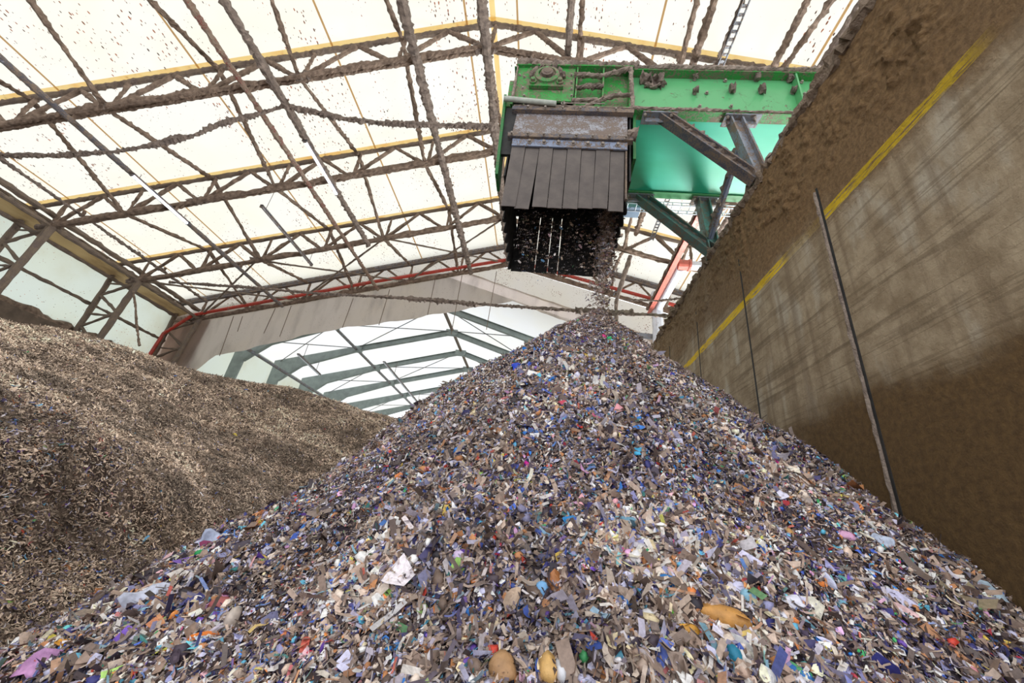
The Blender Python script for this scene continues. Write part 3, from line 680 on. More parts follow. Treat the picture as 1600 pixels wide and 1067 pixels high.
# flange bearing with shaft end
bc = atY(855, 125, CY); bc = np.array([bc[0], CY - .005, bc[2]])
bg_ = MB(); bg_.lathe(bc, (0, -1, 0), [(0, .27), (.06, .27), (.08, .245), (.12, .235), (.14, .17), (.10, .165)], 28); brg = part('flange_bearing', bg_, 'green', smooth=False)
m = MB(); m.lathe(bc, (0, -1, 0), [(.02, .165), (.10, .16), (.11, .12), (.17, .115), (.175, .07), (.185, .065)], 20); part('shaft_end', m, 'steel_brown', brg)
m = MB(); m.box(bc + [0, -.04, -.24], (.66, .07, .13)); m.box(bc + [0, -.05, -.16], (.44, .06, .12)); part('bearing_foot', m, 'green', brg)
for dx in (-.26, .26):
    m = MB(); m.lathe(bc + [dx, -.07, -.20], (0, -1, 0), [(0, .075), (.04, .075), (.04, .045), (.09, .045)], 8); part('foot_bolt', m, 'green', brg)
for a_ in np.linspace(.25, math.pi - .25, 7):
    m = MB(); p_ = bc + [math.cos(a_) * .31, -.03, math.sin(a_) * .30]; m.lump(p_ + [-.05, 0, .0], p_ + [.05, -.01, .02], .075, .5, .03, 8); part('dust_clump', m, 'crust_grey', brg)
bolts([atY(px_, py_, CY) for px_, py_ in [(812, 118), (819, 121), (893, 118), (893, 130), (893, 140), (893, 150), (817, 138), (819, 150)]], (0, -1, 0), .022, .03)
# tensioning spring tube with hook and wire
a, b = atY(788, 154, CY - .12), atY(869, 162, CY - .12)
m = MB(); m.tube([a, b], .05, 14); sp = part('spring_tube', m, 'tube')
c_ = atY(880, 161, CY - .1); m = MB()
m.tube([c_ + [.035 * math.cos(t_), 0, .035 * math.sin(t_)] for t_ in np.linspace(0, 6.28, 14)], .010, 6); part('hook', m, 'bolt', sp)
m = MB(); m.tube([c_, atY(945, 162, CY - .06)], .012, 6); part('wire', m, 'bolt', sp)
dust(atY(893, 158, CY - .06), atY(934, 156, CY - .03), .035)
dust([atY(*p, CY - .05) for p in [(897, 172), (915, 167), (944, 154), (962, 149), (986, 149)]], None, .045)
dust([atY(*p, CY - .03) for p in [(900, 138), (918, 135), (943, 136)]], None, .05, 'crust_grey')
dust([atY(*p, CY - .03) for p in [(897, 118), (940, 119), (968, 112), (985, 107)]], None, .05)
dust((HX0, CY - .02, ZT + .05), (HX1 + .1, CY - .02, ZT + .06), .075); dust((HX1, CY + .0, ZT + .04), (XE, CY + .0, ZT + .04), .06)
dust((HX1, CY - .01, ZB + .03), (XE, CY - .01, ZB + .02), .035); dust(atY(985, 108, CY - .03), atY(988, 172, CY - .03), .04)
dust((HX0 + .02, CY - .02, 7.45), (HX0 + .02, CY - .02, ZT), .03)
dust([atY(*p, CY + .1) for p in [(1000, 124), (1012, 126), (1035, 128)]], None, .10, 'crust_grey', amp=.8)
dust([atY(*p, CY + .1) for p in [(1008, 132), (1022, 136), (1040, 130)]], None, .06, 'crust_grey', amp=.8)
# left guard plate
m = MB(); m.add([(-1.36, 4.95, 7.5), (-1.36, 5.35, 7.5), (-1.24, 5.35, 5.4), (-1.24, 4.95, 5.4), (-1.31, 4.95, 7.5), (-1.31, 5.35, 7.5), (-1.19, 5.35, 5.4), (-1.19, 4.95, 5.4)], [(0, 1, 2, 3), (7, 6, 5, 4), (0, 4, 5, 1), (3, 2, 6, 7), (0, 3, 7, 4), (1, 5, 6, 2)])
part('guard_plate', m, 'green_dark')
m = MB(); m.bar(atY(795, 170, 5.1), atY(801, 130, 5.1), .10, .10, (0, 1, 0)); part('guard_bracket', m, 'green')
m = MB(); m.box((-1.1, 6.05, 6.35), (.03, 1.95, 1.7)); m.box((-.02, 7.02, 6.8), (2.2, .03, .85)); m.box((1.05, 6.05, 6.35), (.03, 1.95, 1.7)); m.box((-.02, 6.0, 7.19), (2.2, 2.0, .03))
m.box((-1.16, 5.06, 6.6), (.24, .06, 1.25)); part('chute_box', m, 'black')
# front of the chute
m = MB(); m.add([(-1.06, 5.02, 7.06), (.99, 5.02, 7.06), (.97, 4.90, 6.30), (-1.06, 4.90, 6.30), (-1.06, 5.05, 7.06), (.99, 5.05, 7.06), (.97, 4.93, 6.30), (-1.06, 4.93, 6.30)], [(0, 3, 2, 1), (4, 5, 6, 7), (0, 1, 5, 4), (3, 7, 6, 2), (0, 4, 7, 3), (1, 2, 6, 5)])
part('front_plate', m, 'plate')
m = MB(); m.box((-.03, 4.98, 7.10), (2.24, .10, .09)); part('upper_clamp_bar', m, 'steel'); dust((-1.13, 4.96, 7.18), (1.1, 4.96, 7.18), .028)
m = MB(); m.box((-.03, 4.90, 6.27), (2.18, .10, .09)); part('lower_clamp_bar', m, 'steel'); dust((-1.13, 4.88, 6.33), (1.09, 4.88, 6.34), .016)
dust((.95, 4.85, 6.36), (1.12, 4.85, 6.34), .09)
m = MB(); m.box((-.03, 4.91, 6.13), (2.0, .03, .17)); part('strip_holder', m, 'steel_blue')
bolts([(x_, 4.93, 7.09) for x_ in np.linspace(-.85, .76, 6)], (0, -1, 0), .024, .05)
bolts([(x_, 4.85, 6.26) for x_ in np.linspace(-1.05, .93, 8)], (0, -1, 0), .024, .05)
bolts([(x_, 4.895, 6.13) for x_ in np.linspace(-.72, .80, 7)], (0, -1, 0), .03, .05)
def strip(x0, x1, y, zt, zb, lean, bow, mat, axis='x', rnd=0, th=.014, lean2=0):
    # one hanging rubber flap: slightly bowed across, swung out at the foot
    m = MB(); nr, nc = 12, 7; V = []
    for side in (0, 1):
        for r in range(nr):
            f = r / (nr - 1)
            for c in range(nc):
                g = c / (nc - 1) * 2 - 1; u = (x0 + x1) / 2 + (x1 - x0) / 2 * g + lean2 * f * f
                zz = zt + (zb - zt) * f + (rnd * (g * g) * f)
                off = lean * f * f + bow * (1 - g * g) * (.3 + f) + side * th
                V.append((u, y + off, zz) if axis == 'x' else (y + off, u, zz))
    n = nr * nc; F = []
    for r in range(nr - 1):
        for c in range(nc - 1):
            a = r * nc + c; F += [(a, a + 1, a + nc + 1, a + nc), (n + a, n + a + nc, n + a + nc + 1, n + a + 1)]
    for c in range(nc - 1): F += [((nr - 1) * nc + c, (nr - 1) * nc + c + 1, n + (nr - 1) * nc + c + 1, n + (nr - 1) * nc + c)]
    for r in range(nr - 1): F += [(r * nc, (r + 1) * nc, n + (r + 1) * nc, n + r * nc), (r * nc + nc - 1, n + r * nc + nc - 1, n + (r + 1) * nc + nc - 1, (r + 1) * nc + nc - 1)]
    m.add(V, F); return m
xs_ = np.linspace(-1.03, .93, 9); sh = [-.02, -.045, .0, .0, .005, .0, -.01, -.0]; zb_ = [4.72, 4.70, 4.74, 4.75, 4.74, 4.78, 4.78, 4.75]
for i in range(8):
    part('rubber_flap', strip(xs_[i] + .004, xs_[i + 1] - .004, 4.93 + .018 * (i % 2), 6.10, zb_[i], .05, -.004, 'rubber', lean2=sh[i]), 'rubber')
m = MB(); m.box((.955, 4.95, 5.55), (.03, .06, 1.2)); part('flap_edge_bar', m, 'steel_brown')
xs_ = [-1.02, -.80, -.53, -.26, -.05, .22, .48, .74, .98]; gp = [.0, .0, .016, .012, .02, .0, .0, .0, .0]
for i in range(8):
    part('rubber_flap', strip(xs_[i] + gp[i], xs_[i + 1] + .006 * (gp[i + 1] == 0), 6.98 + .02 * (i % 2), 6.45, 4.86 + .02 * (i % 2), .02, -.004, 'black', lean2=.0), 'black', label='black rubber flap at the back of the chute')
for i in range(7):
    y0_ = 5.0 + .285 * i
    for sx, xx in ((-1, -1.03), (1, .96)):
        part('rubber_flap', strip(y0_, y0_ + .28, xx, 6.0, 4.80 if sx < 0 else 4.85, .0, sx * .03, 'black', axis='y', rnd=.10), 'black', label='black rubber flap on the chute side')

# cable ladder and lamp box on the far side
t = empty('cable_ladder', (3, CF + .25, 7.15), 'pale wire cable ladder along the far lower edge of the green conveyor', 'cable ladder')
m = MB()
for dy in (.1, .35): m.tube([(1.0, CF + dy, 7.12), (9, CF + dy, 7.12)], .012, 5); m.tube([(1.0, CF + dy, 7.2), (9, CF + dy, 7.2)], .012, 5)
for xx in np.arange(1.05, 9, .2): m.tube([(xx, CF + .1, 7.2), (xx, CF + .1, 7.12), (xx, CF + .35, 7.12), (xx, CF + .35, 7.2)], .010, 5)
m.build('tray', 'white_pipe', t)
t = empty('flood_light', atY(985, 335, CF + .4), 'pale blue box shaped flood light under the conveyor beside the chute', 'lamp')
a, b = atY(971, 318, CF + .4), atY(999, 334, CF + .4)
m = MB(); m.box(((a[0] + b[0]) / 2, CF + .4, (a[2] + b[2]) / 2), (b[0] - a[0], .34, .24)); m.build('housing', 'bluebox', t)
m = MB(); m.tube([((a[0] + b[0]) / 2, CF + .4, a[2] + .05), ((a[0] + b[0]) / 2, CF + .35, 7.2)], .02, 6); m.build('bracket', 'steel_grey', t)

# ---------------------------------------------------------------- steel trestle standing on the wall
tr = empty('support_trestle', (3.3, 6, WT), 'grey steel trestle on top of the concrete wall propping the green conveyor', 'trestle')
def tp(name, a, b, w, h, mat, up=(1, 0, 0), chan=False, dst=True, solid=False):
    m = MB()
    if solid: m.bar(a, b, w, h, up)
    else: m.ibeam(a, b, w, h, up, .03, chan)
    o = m.build(name, mat, tr)
    if dst:
        a = np.array(a, float); b = np.array(b, float); n = np.array([0, 0, 1.]); d = (b - a) / np.linalg.norm(b - a); n = n - d * (n @ d); n = n / (np.linalg.norm(n) + 1e-6)
        m = MB(); m.lump(a * .95 + b * .05 + n * (h / 2 + .0), a * .06 + b * .94 + n * (h / 2 + .0), .05, .7, .06, 8); q = m.build('dust_ridge', 'crust_pale', tr)
    return o
tp('leg', (2.93, CY + .12, ZB - .02), (3.22, CY + .12, WT), .20, .22, 'steel_grey', (1, 0, 0), dst=False)
tp('diagonal_strut', atY(1032, 179, CY + .1), (3.12, CY + .12, 5.72), .20, .18, 'steel', (0, 0, 1), dst=True)
tp('leg', atY(1096, 306, CF + .0), (3.2, CF + .0, WT), .24, .24, 'teal', (1, 0, 0), dst=False)
tp('diagonal_strut', atY(998, 306, CF), (3.16, CF, 5.80), .24, .22, 'teal', (0, 0, 1))
for p, y_ in (((1025, 181), CY + .12), ((1152, 181), CY + .12), ((995, 305), CF - .0), ((1098, 306), CF - .0)):
    q = atY(*p, y_); m = MB(); m.box((q[0] + .05, y_, ZB - .03), (.62, .26, .03)); m.box((q[0] + .05, y_ + .0, ZB - .08), (.5, .02, .12)); m.build('gusset_plate', 'steel_grey', tr)
    for dx in (-.22, .25):
        m = MB(); m.lathe((q[0] + dx, y_ - .08, ZB - .05), (0, 0, -1), [(0, .03), (.03, .03), (.03, .02), (.05, .02)], 6); m.build('bolt', 'bolt', tr)
tp('cross_angle', (3.05, CY + .25, 6.75), (3.12, CF - .1, 6.05), .09, .09, 'steel_blue', (1, 0, 0), chan=True, dst=True)
tp('sill_rail', (3.25, CY - 1.5, WT + .25), (3.25, CF + .8, WT + .20), .10, .10, 'steel_blue', (0, 0, 1), chan=True, dst=True)
for y_ in (CY + .12, CF): 
    m = MB(); m.box((3.3, y_, WT + .02), (.36, .36, .03)); m.build('base_plate', 'steel_grey', tr)

# ---------------------------------------------------------------- the piles
AP = ray(935, 487) / ray(935, 487)[1] * 5.94        # top of the coloured pile
def cone_z(x, y):
    dx, dy = x - AP[0], y - AP[1]; r = np.hypot(dx, dy) + 1e-6; th = np.arctan2(dx, -dy)      # 0 = towards the viewer, + = right
    sl = .955 + .035 * np.clip(th / .8, -1, 1) - .02 * np.cos(2 * th)
    sl = np.where(np.abs(th) > 2.0, .85, sl)
    z = AP[2] - sl * (np.sqrt(r * r + .03) - .15)
    z = z - .25 * np.exp(-((r - 3.7) / .9) ** 2) * np.clip(-th / .7, 0, 1) - .10 * np.exp(-((r - 1.0) / .9) ** 2) * np.clip(th / .7, 0, 1) + .08 * np.exp(-((r - 2.2) / .6) ** 2) * np.clip(-th / .7, 0, 1) - .07 * np.clip(th / .7, 0, 1) * np.clip(r / 1.5, 0, 1)
    z = z + fbm(x, y, .7, 2, 31) * .30 * np.clip(r / 2.5, 0, 1) + fbm(x, y, 2.6, 3, 37) * .24 * np.clip(r / 1.0, .15, 1) + fbm(x, y, 9, 2, 41) * .07
    return np.maximum(z, FZ - .05)
CR = []
for (p, y_) in [((0, 505), 7.5), ((70, 513), 8.5), ((130, 522), 9.5), ((200, 543), 10.5), ((240, 563), 11.3), ((330, 588), 12.5), ((400, 598), 13.5), ((450, 603), 14.0), ((520, 627), 15.5), ((600, 650), 17.5), ((680, 662), 20.0)]:
    CR.append(atY(*p, y_))
CR = [CR[0] + [1.2, -5, .1], ] + CR; CR = [CR[0] + [.5, -7, 0]] + CR; CR = np.array(CR)
_ys = np.linspace(-8, 30, 400); _k = np.exp(-np.linspace(-2, 2, 31) ** 2); _k /= _k.sum()
_xc = np.interp(_ys, CR[:, 1], CR[:, 0]); _zc = np.interp(_ys, CR[:, 1], CR[:, 2])
_xc = np.convolve(np.pad(_xc, 15, 'edge'), _k, 'valid'); _zc = np.convolve(np.pad(_zc, 15, 'edge'), _k, 'valid'); _gr = np.gradient(_xc, _ys)
def heap_z(x, y, noise=True):
    x = np.asarray(x, float); y = np.asarray(y, float)
    xc = np.interp(y, _ys, _xc); zc = np.interp(y, _ys, _zc); g = np.interp(y, _ys, _gr)
    d = (x - xc) / np.sqrt(1 + g * g); best = np.abs(d); front = d > 0
    z = zc - np.where(front, .43, .22) * (np.sqrt(best ** 2 + .12) - .35)
    bank = np.clip((best - 6.6 + .6 * fbm(x, y, .8, 2, 51)) / .9, 0, 1) * np.clip((7.0 - y) / 1.5, 0, 1)   # dug-out bank low down near the viewer
    z = z - np.where(front, bank * bank * (3 - 2 * bank) * .6, 0)
    if noise: z = z + fbm(x, y, .45, 3, 61) * .65 * np.clip(best / 2.5, .12, 1) + fbm(x, y, 1.8, 3, 67) * .26 * np.clip(best / 1.0, .5, 1) + fbm(x, y, 7, 2, 71) * .06
    return np.maximum(z, FZ - .05)

def grid_mesh(name, X, Y, Z, cols, mat):
    nu, nv = X.shape; me = bpy.data.meshes.new(name); V = np.stack([X, Y, Z], -1).reshape(-1, 3).astype(np.float32)
    idx = np.arange(nu * nv).reshape(nu, nv); F = np.stack([idx[:-1, :-1], idx[1:, :-1], idx[1:, 1:], idx[:-1, 1:]], -1).reshape(-1, 4)
    return V, F
def raw_mesh(name, V, F, colv, mat, smooth=False):
    me = bpy.data.meshes.new(name); k = F.shape[1]; og = np.array([V[:, 0].mean(), V[:, 1].mean(), V[:, 2].min()])
    me.vertices.add(len(V)); me.vertices.foreach_set('co', (V - og).astype(np.float32).ravel())
    me.loops.add(F.size); me.loops.foreach_set('vertex_index', F.astype(np.int32).ravel())
    me.polygons.add(len(F)); me.polygons.foreach_set('loop_start', np.arange(0, F.size, k, dtype=np.int32))
    if smooth: me.polygons.foreach_set('use_smooth', np.ones(len(F), bool))
    me.update(calc_edges=True)
    at = me.color_attributes.new('col', 'FLOAT_COLOR', 'POINT'); c4 = np.ones((len(V), 4), np.float32); c4[:, :3] = colv; at.data.foreach_set('color', c4.ravel())
    me.materials.append(MT[mat]); o = bpy.data.objects.new(name, me); o.location = og; COL.objects.link(o); o['_o'] = og.tolist(); return o

def lin(*c): return tuple(((v / 255 + .055) / 1.055) ** 2.4 if v > 10 else v / 255 / 12.92 for v in c)
PAL = [  # colour, weight in the light mix, weight in the dark mix
    (lin(172, 153, 140), 18, 8), (lin(142, 122, 110), 15, 12), (lin(204, 190, 178), 14, 5), (lin(114, 96, 86), 11, 14), (lin(88, 72, 68), 8, 13),
    (lin(222, 216, 224), 9, 4), (lin(242, 242, 250), 6, 3.5), (lin(184, 184, 212), 9, 7), (lin(50, 42, 58), 6, 18), (lin(24, 22, 38), 6, 18), (lin(36, 40, 100), 3, 10),
    (lin(118, 120, 156), 6, 9), (lin(50, 84, 170), 1.7, 4), (lin(24, 112, 196), 1.4, 2.2), (lin(70, 146, 175), 1.6, 1.8), (lin(90, 176, 222), 1.0, 1.0), (lin(36, 112, 112), .5, .9),
    (lin(200, 116, 56), 1.0, .7), (lin(190, 56, 42), .75, .8), (lin(156, 36, 62), .4, .6), (lin(226, 155, 165), 1.0, .4), (lin(205, 155, 200), .7, .4), (lin(218, 188, 84), .75, .3),
    (lin(50, 150, 90), .45, .4), (lin(130, 172, 84), .25, .15), (lin(92, 60, 156), .4, 1.1), (lin(168, 114, 72), 4.5, 4), (lin(216, 36, 136), .08, .08), (lin(224, 208, 170), 3.2, 1)]
PC = np.array([p[0] for p in PAL]); PL = np.array([p[1] for p in PAL], float); PD = np.array([p[2] for p in PAL], float); PL /= PL.sum(); PD /= PD.sum()
def pick(n, dark, dusty_):
    cl, cdk = np.cumsum(PL), np.cumsum(PD); u = rng.random(n); a = np.searchsorted(cl, u).clip(0, len(PC) - 1); b = np.searchsorted(cdk, u).clip(0, len(PC) - 1)
    ii = np.where(rng.random(n) < dark, b, a); c = PC[ii] * rng.uniform(.75, 1.2, (n, 1))
    d = np.array(lin(150, 128, 112)) * rng.uniform(.4, 1.5, (n, 1))
    return c * (1 - dusty_[:, None]) + d * dusty_[:, None]

def shreds(P, N, S, C, kind, tilt=.5, aspect=(.5, 1.0), down=None):
    # one small irregular piece per point, laid roughly along the surface
    n = len(P); N = N + rng.normal(0, tilt, (n, 3)); N /= np.linalg.norm(N, axis=1)[:, None]
    T = rng.normal(0, 1, (n, 3))
    if down is not None: T = T * .8 + down * rng.uniform(0, 1.6, (n, 1))
    T -= N * (T * N).sum(1)[:, None]; T /= np.linalg.norm(T, axis=1)[:, None]; B = np.cross(N, T); asp = rng.uniform(*aspect, n)
    if kind == 'chip':
        k = 6; a = np.linspace(0, 2 * np.pi, k, endpoint=False)[None] + rng.uniform(-.35, .35, (n, k)); r = rng.uniform(.55, 1.15, (n, k))
        u = np.cos(a) * r; v = np.sin(a) * r * asp[:, None]; cu = rng.normal(0, .45, (n, 1)); w = cu * u * u + rng.normal(0, .12, (n, k))
        u = np.c_[np.zeros(n), u]; v = np.c_[np.zeros(n), v]; w = np.c_[np.zeros(n), w]
        f = np.array([(0, i + 1, (i + 1) % k + 1) for i in range(k)])
    elif kind == 'ribbon':
        q = np.linspace(-1, 1, 4); wd = rng.uniform(.10, .30, n)
        bend = rng.normal(0, .35, (n, 1)); side = rng.normal(0, .22, (n, 1))
        u = np.repeat(q[None], n, 0); vv = side * u * u; ww = bend * u * u + rng.normal(0, .08, (n, 4))
        u = np.c_[u, u]; v = np.c_[vv - wd[:, None], vv + wd[:, None] * rng.uniform(.5, 1.1, (n, 1))]; w = np.c_[ww, ww]
        f = np.array([t_ for i in range(3) for t_ in ((i, i + 1, i + 5), (i, i + 5, i + 4))])
    else:
        g = (1 + 5 ** .5) / 2; I = np.array([(-1, g, 0), (1, g, 0), (-1, -g, 0), (1, -g, 0), (0, -1, g), (0, 1, g), (0, -1, -g), (0, 1, -g), (g, 0, -1), (g, 0, 1), (-g, 0, -1), (-g, 0, 1)]) / 1.9
        f = np.array([(0, 11, 5), (0, 5, 1), (0, 1, 7), (0, 7, 10), (0, 10, 11), (1, 5, 9), (5, 11, 4), (11, 10, 2), (10, 7, 6), (7, 1, 8), (3, 9, 4), (3, 4, 2), (3, 2, 6), (3, 6, 8), (3, 8, 9), (4, 9, 5), (2, 4, 11), (6, 2, 10), (8, 6, 7), (9, 8, 1)])
        rr = rng.uniform(.75, 1.15, (n, 12)); u = I[None, :, 0] * rr; v = I[None, :, 1] * rr * asp[:, None]; w = I[None, :, 2] * rr * rng.uniform(.4, .8, (n, 1))
    V = P[:, None] + S[:, None, None] * (u[..., None] * T[:, None] + v[..., None] * B[:, None] + w[..., None] * N[:, None])
    m_ = V.shape[1]; F = (f[None] + (np.arange(n) * m_)[:, None, None]).reshape(-1, 3); Cv = np.repeat(C[:, None], m_, 1)
    return V.reshape(-1, 3), F, Cv.reshape(-1, 3)
def join(parts):
    V, F, C = [], [], []; k = 0
    for v, f, c in parts: V.append(v); F.append(f + k); C.append(c); k += len(v)
    return np.concatenate(V), np.concatenate(F), np.concatenate(C)
def normals(fz, x, y, e=.03):
    zx = (fz(x + e, y) - fz(x - e, y)) / (2 * e); zy = (fz(x, y + e) - fz(x, y - e)) / (2 * e)
    N = np.stack([-zx, -zy, np.ones_like(zx)], -1); return N / np.linalg.norm(N, axis=1)[:, None]

# coloured pile: base surface
R_, TH_ = np.meshgrid(np.concatenate([np.linspace(0, 5.2, 230), np.linspace(5.25, 7.6, 40)]), np.linspace(-math.pi, math.pi, 700), indexing='ij')
X = AP[0] + R_ * np.sin(TH_); Y = AP[1] - R_ * np.cos(TH_); X = np.minimum(X, WX - .005); Z = cone_z(X, Y)
V, F = grid_mesh('p', X, Y, Z, None, None)
bc_ = np.where(fbm(V[:, 0], V[:, 1], 14, 2, 77)[:, None] > 0, np.array([lin(84, 70, 66)]), np.array([lin(50, 42, 50)]))
o = pile = raw_mesh('waste_pile', V, F, bc_, 'fibre', True)
tag(o, 'tall cone of brightly speckled shredded plastic waste in the foreground', 'waste pile', kind='stuff')
# shreds on it, all part of the same uncountable heap
def sample_cone(n, near=1.0):
    th = rng.uniform(-2.35, 2.2, n * 3); r = 6.4 * rng.random(n * 3) ** .62
    x = AP[0] + r * np.sin(th); y = AP[1] - r * np.cos(th); z = cone_z(x, y)
    d = np.sqrt(x * x + y * y + z * z)
    p = np.clip(2.6 / (d + .3), .25, 1) * (x < WX - .02) * (z > FZ) * (y > .35) ; p = p * np.where(d < .9, 0, 1)
    k = rng.random(n * 3) < p; x, y, z, d, r = x[k][:n], y[k][:n], z[k][:n], d[k][:n], r[k][:n]; return x, y, z, d, r
parts = []
for kind, n, s0, lift in (('chip', 270000, .0165, .012), ('ribbon', 170000, .022, .018), ('chunk', 36000, .0145, .010)):
    x, y, z, d, r = sample_cone(n); N = normals(cone_z, x, y); n = len(x)
    S = s0 * np.exp(rng.normal(0, .42, n)) * (.62 + .11 * r) * np.clip(1.0 + fbm(x, y, 1.6, 3, 111) * 2.0, .6, 1.9)
    big = rng.random(n) < .014 + .01 * (r > 3.6); S = np.where(big, S * 2.1, S); S = np.minimum(S, .10 if kind != 'chunk' else .042)
    P = np.stack([x, y, z], -1) + N * (rng.uniform(-.5, 1.2, (n, 1)) * lift)
    dk = np.clip(.42 + fbm(x, y, 1.5, 4, 83) * 4.2, 0, 1)
    du = np.clip(.52 - .16 * r + fbm(x, y, 1.1, 2, 89) * 1.1, .08, .85) * rng.uniform(.5, 1.2, n); du = np.where(rng.random(n) < .12, .05, du)
    C = np.minimum(pick(n, dk, du.clip(0, .95)) * 1.38 * np.clip(1 + fbm(x, y, 2.4, 3, 131) * 1.7, .5, 1.35)[:, None], .88)
    dn = np.stack([x - AP[0], y - AP[1], -r * .9], -1); dn /= np.linalg.norm(dn, axis=1)[:, None] + 1e-6
    if kind == 'ribbon': C = C * .6 + np.array(lin(160, 142, 130)) * rng.uniform(.2, 1.6, (n, 1)) * .4
    parts.append(shreds(P, N, S, C, kind, .5 if kind != 'chunk' else .6, (.45, 1.0), dn))
V, F, C = join(parts); V[:, 0] = np.minimum(V[:, 0], WX - .004)
o = raw_mesh('shredded_plastic', V, F, C, 'flake'); o['kind'] = 'stuff'; o['label'] = 'loose multicoloured shreds covering the pile'; o.location = o.location - pile.location; o.parent = pile

# brown heap at the left
def hgrid():
    u = np.linspace(0, 1, 420); v = np.linspace(0, 1, 520); U, W = np.meshgrid(u, v, indexing='ij')
    return U, W
U, W = hgrid(); Y = -4.5 + 28 * W; X = -21 + 21.5 * U; Z = heap_z(X, Y)
V, F = grid_mesh('h', X, Y, Z, None, None)
V = V.copy(); cz = cone_z(V[:, 0].astype(float), V[:, 1].astype(float))
bc_ = np.where(fbm(V[:, 0], V[:, 1], 9, 3, 78)[:, None] > .03, np.array([lin(112, 97, 86)]), np.array([lin(72, 60, 53)]))
keep = ~((V[F][:, :, 2] < cz[F] - .25).all(1) | (V[F][:, :, 2] < FZ).all(1)); F = F[keep]
keep = ~((V[F][:, :, 1] > 21.9) & (V[F][:, :, 0] > -2.3)).any(1); F = F[keep]
o = heap = raw_mesh('waste_heap', V, F, bc_, 'fibre', True)
tag(o, 'long brown-grey heap of finely shredded waste filling the left side', 'waste heap', kind='stuff')
parts = []
for kind, n, s0 in (('ribbon', 320000, .0215), ('chip', 170000, .0145)):
    q = n * 5; y = .5 + 20 * rng.random(q) ** 1.25; x = -20 + 19 * rng.random(q); d = np.hypot(x, y); az = x / y
    k = (rng.random(q) < np.clip(5.5 / (d + .5), 0, 1) ** 1.3) & (az > -2.4) & (az < -.25) & (d < 22); x, y, d = x[k], y[k], d[k]
    z = heap_z(x, y); k = (z > FZ + .02) & (z > cone_z(x, y) - .08); x, y, z, d = x[k][:n], y[k][:n], z[k][:n], d[k][:n]; n = len(x)
    N = normals(heap_z, x, y, .06); S = s0 * np.exp(rng.normal(0, .35, n)) * np.clip(.55 + d * .055, .6, 1.5)
    P = np.stack([x, y, z], -1) + N * rng.uniform(-.005, .03, (n, 1))
    tone = .75 + fbm(x, y, 1.3, 3, 91) * 1.6 + fbm(x, y, 4.0, 2, 95) * .9
    near_ = np.clip((5.6 - y) / 1.2, 0, 1) * np.clip((x + 7.5) / 1.2, 0, 1) * .8
    C = np.array(lin(190, 170, 152)) * (rng.uniform(.3, 1.75, (n, 1)) * np.clip(tone * 1.12, .4, 1.35)[:, None]); C = np.minimum(C, .85)
    m_ = rng.random(n) < .05 + near_ * .35; C[m_] = pick(int(m_.sum()), np.full(int(m_.sum()), .75), np.full(int(m_.sum()), .25))
    parts.append(shreds(P, N, S, C, kind, .45, (.4, 1.0)))
V, F, C = join(parts); o = raw_mesh('fine_shreds', V, F, C, 'fibre'); o['kind'] = 'stuff'; o['label'] = 'loose dusty brown shreds covering the heap'; o.location = o.location - heap.location; o.parent = heap

# ---------------------------------------------------------------- waste falling from the chute
n = 3800; cz_ = rng.random(n); x = np.where(cz_ < .62, rng.normal(.80, .10, n), rng.uniform(-.85, .9, n)); y = rng.uniform(5.3, 6.8, n); z = rng.uniform(3.9, 5.9, n)
side = cz_ >= .62; y = np.where(side, rng.uniform(5.4, 6.9, n), rng.normal(6.05, .22, n)); z = np.where(side, rng.uniform(4.5, 5.5, n), 3.35 + 2.4 * rng.random(n) ** .75)
x = np.where(~side, x - (z - 4.6) * -.05, x)
k = (z > cone_z(x, y) + .05); P = np.stack([x, y, z], -1)[k]; n = len(P)
S = np.where(side[k], rng.uniform(.007, .019, n), rng.uniform(.014, .036, n)); N = rng.normal(0, 1, (n, 3)); dn = np.tile([0, 0, -1.], (n, 1))
C = pick(n, np.full(n, .15), np.where(side[k], .25, .6)); C = np.minimum(C * np.where(side[k], 1.6, 1.1)[:, None] + np.where(side[k], .08, .02)[:, None], .92); v1 = shreds(P, N, S, C, 'ribbon', .3, (.4, .9), dn); v2 = shreds(P[::2] + .03, N[::2], S[::2], C[::2], 'chip', .5)
V, F, C = join([v1, v2]); o = raw_mesh('falling_shreds', V, F, C, 'flake')
tag(o, 'shower of small waste bits falling out of the chute onto the pile top', 'falling waste', kind='stuff')

# bigger bits caught in mid-fall, each its own object
fc = [(236, 226, 222), (214, 200, 190), (190, 165, 140), (120, 170, 215), (225, 190, 200), (170, 150, 130)]
first = None
for i in range(24):
    p = atY(float(rng.uniform(805, 920)), float(rng.uniform(345, 418)), float(rng.uniform(5.5, 6.6))); a = rng.uniform(0, 6.28); s_ = float(rng.uniform(.018, .034)); m = MB(); V = []
    for sd_ in (0, 1):
        for j in range(7):
            g = j / 7 * 6.283; r_ = s_ * (1 + .35 * math.sin(2 * g + a) + .15 * math.sin(5 * g)); V.append(p + [r_ * math.cos(g), .006 * sd_ + .4 * r_ * math.sin(g + a), r_ * math.sin(g) * 1.2])
    m.add(V, [tuple(range(7)), tuple(range(13, 6, -1))] + [(j, (j + 1) % 7, 7 + (j + 1) % 7, 7 + j) for j in range(7)])
    tag(m.build('falling_scrap', flat(lin(*fc[i % 6]))), 'pale scrap caught in mid-fall in front of the black chute flaps', 'falling scrap', 'scraps in mid-fall under the chute')

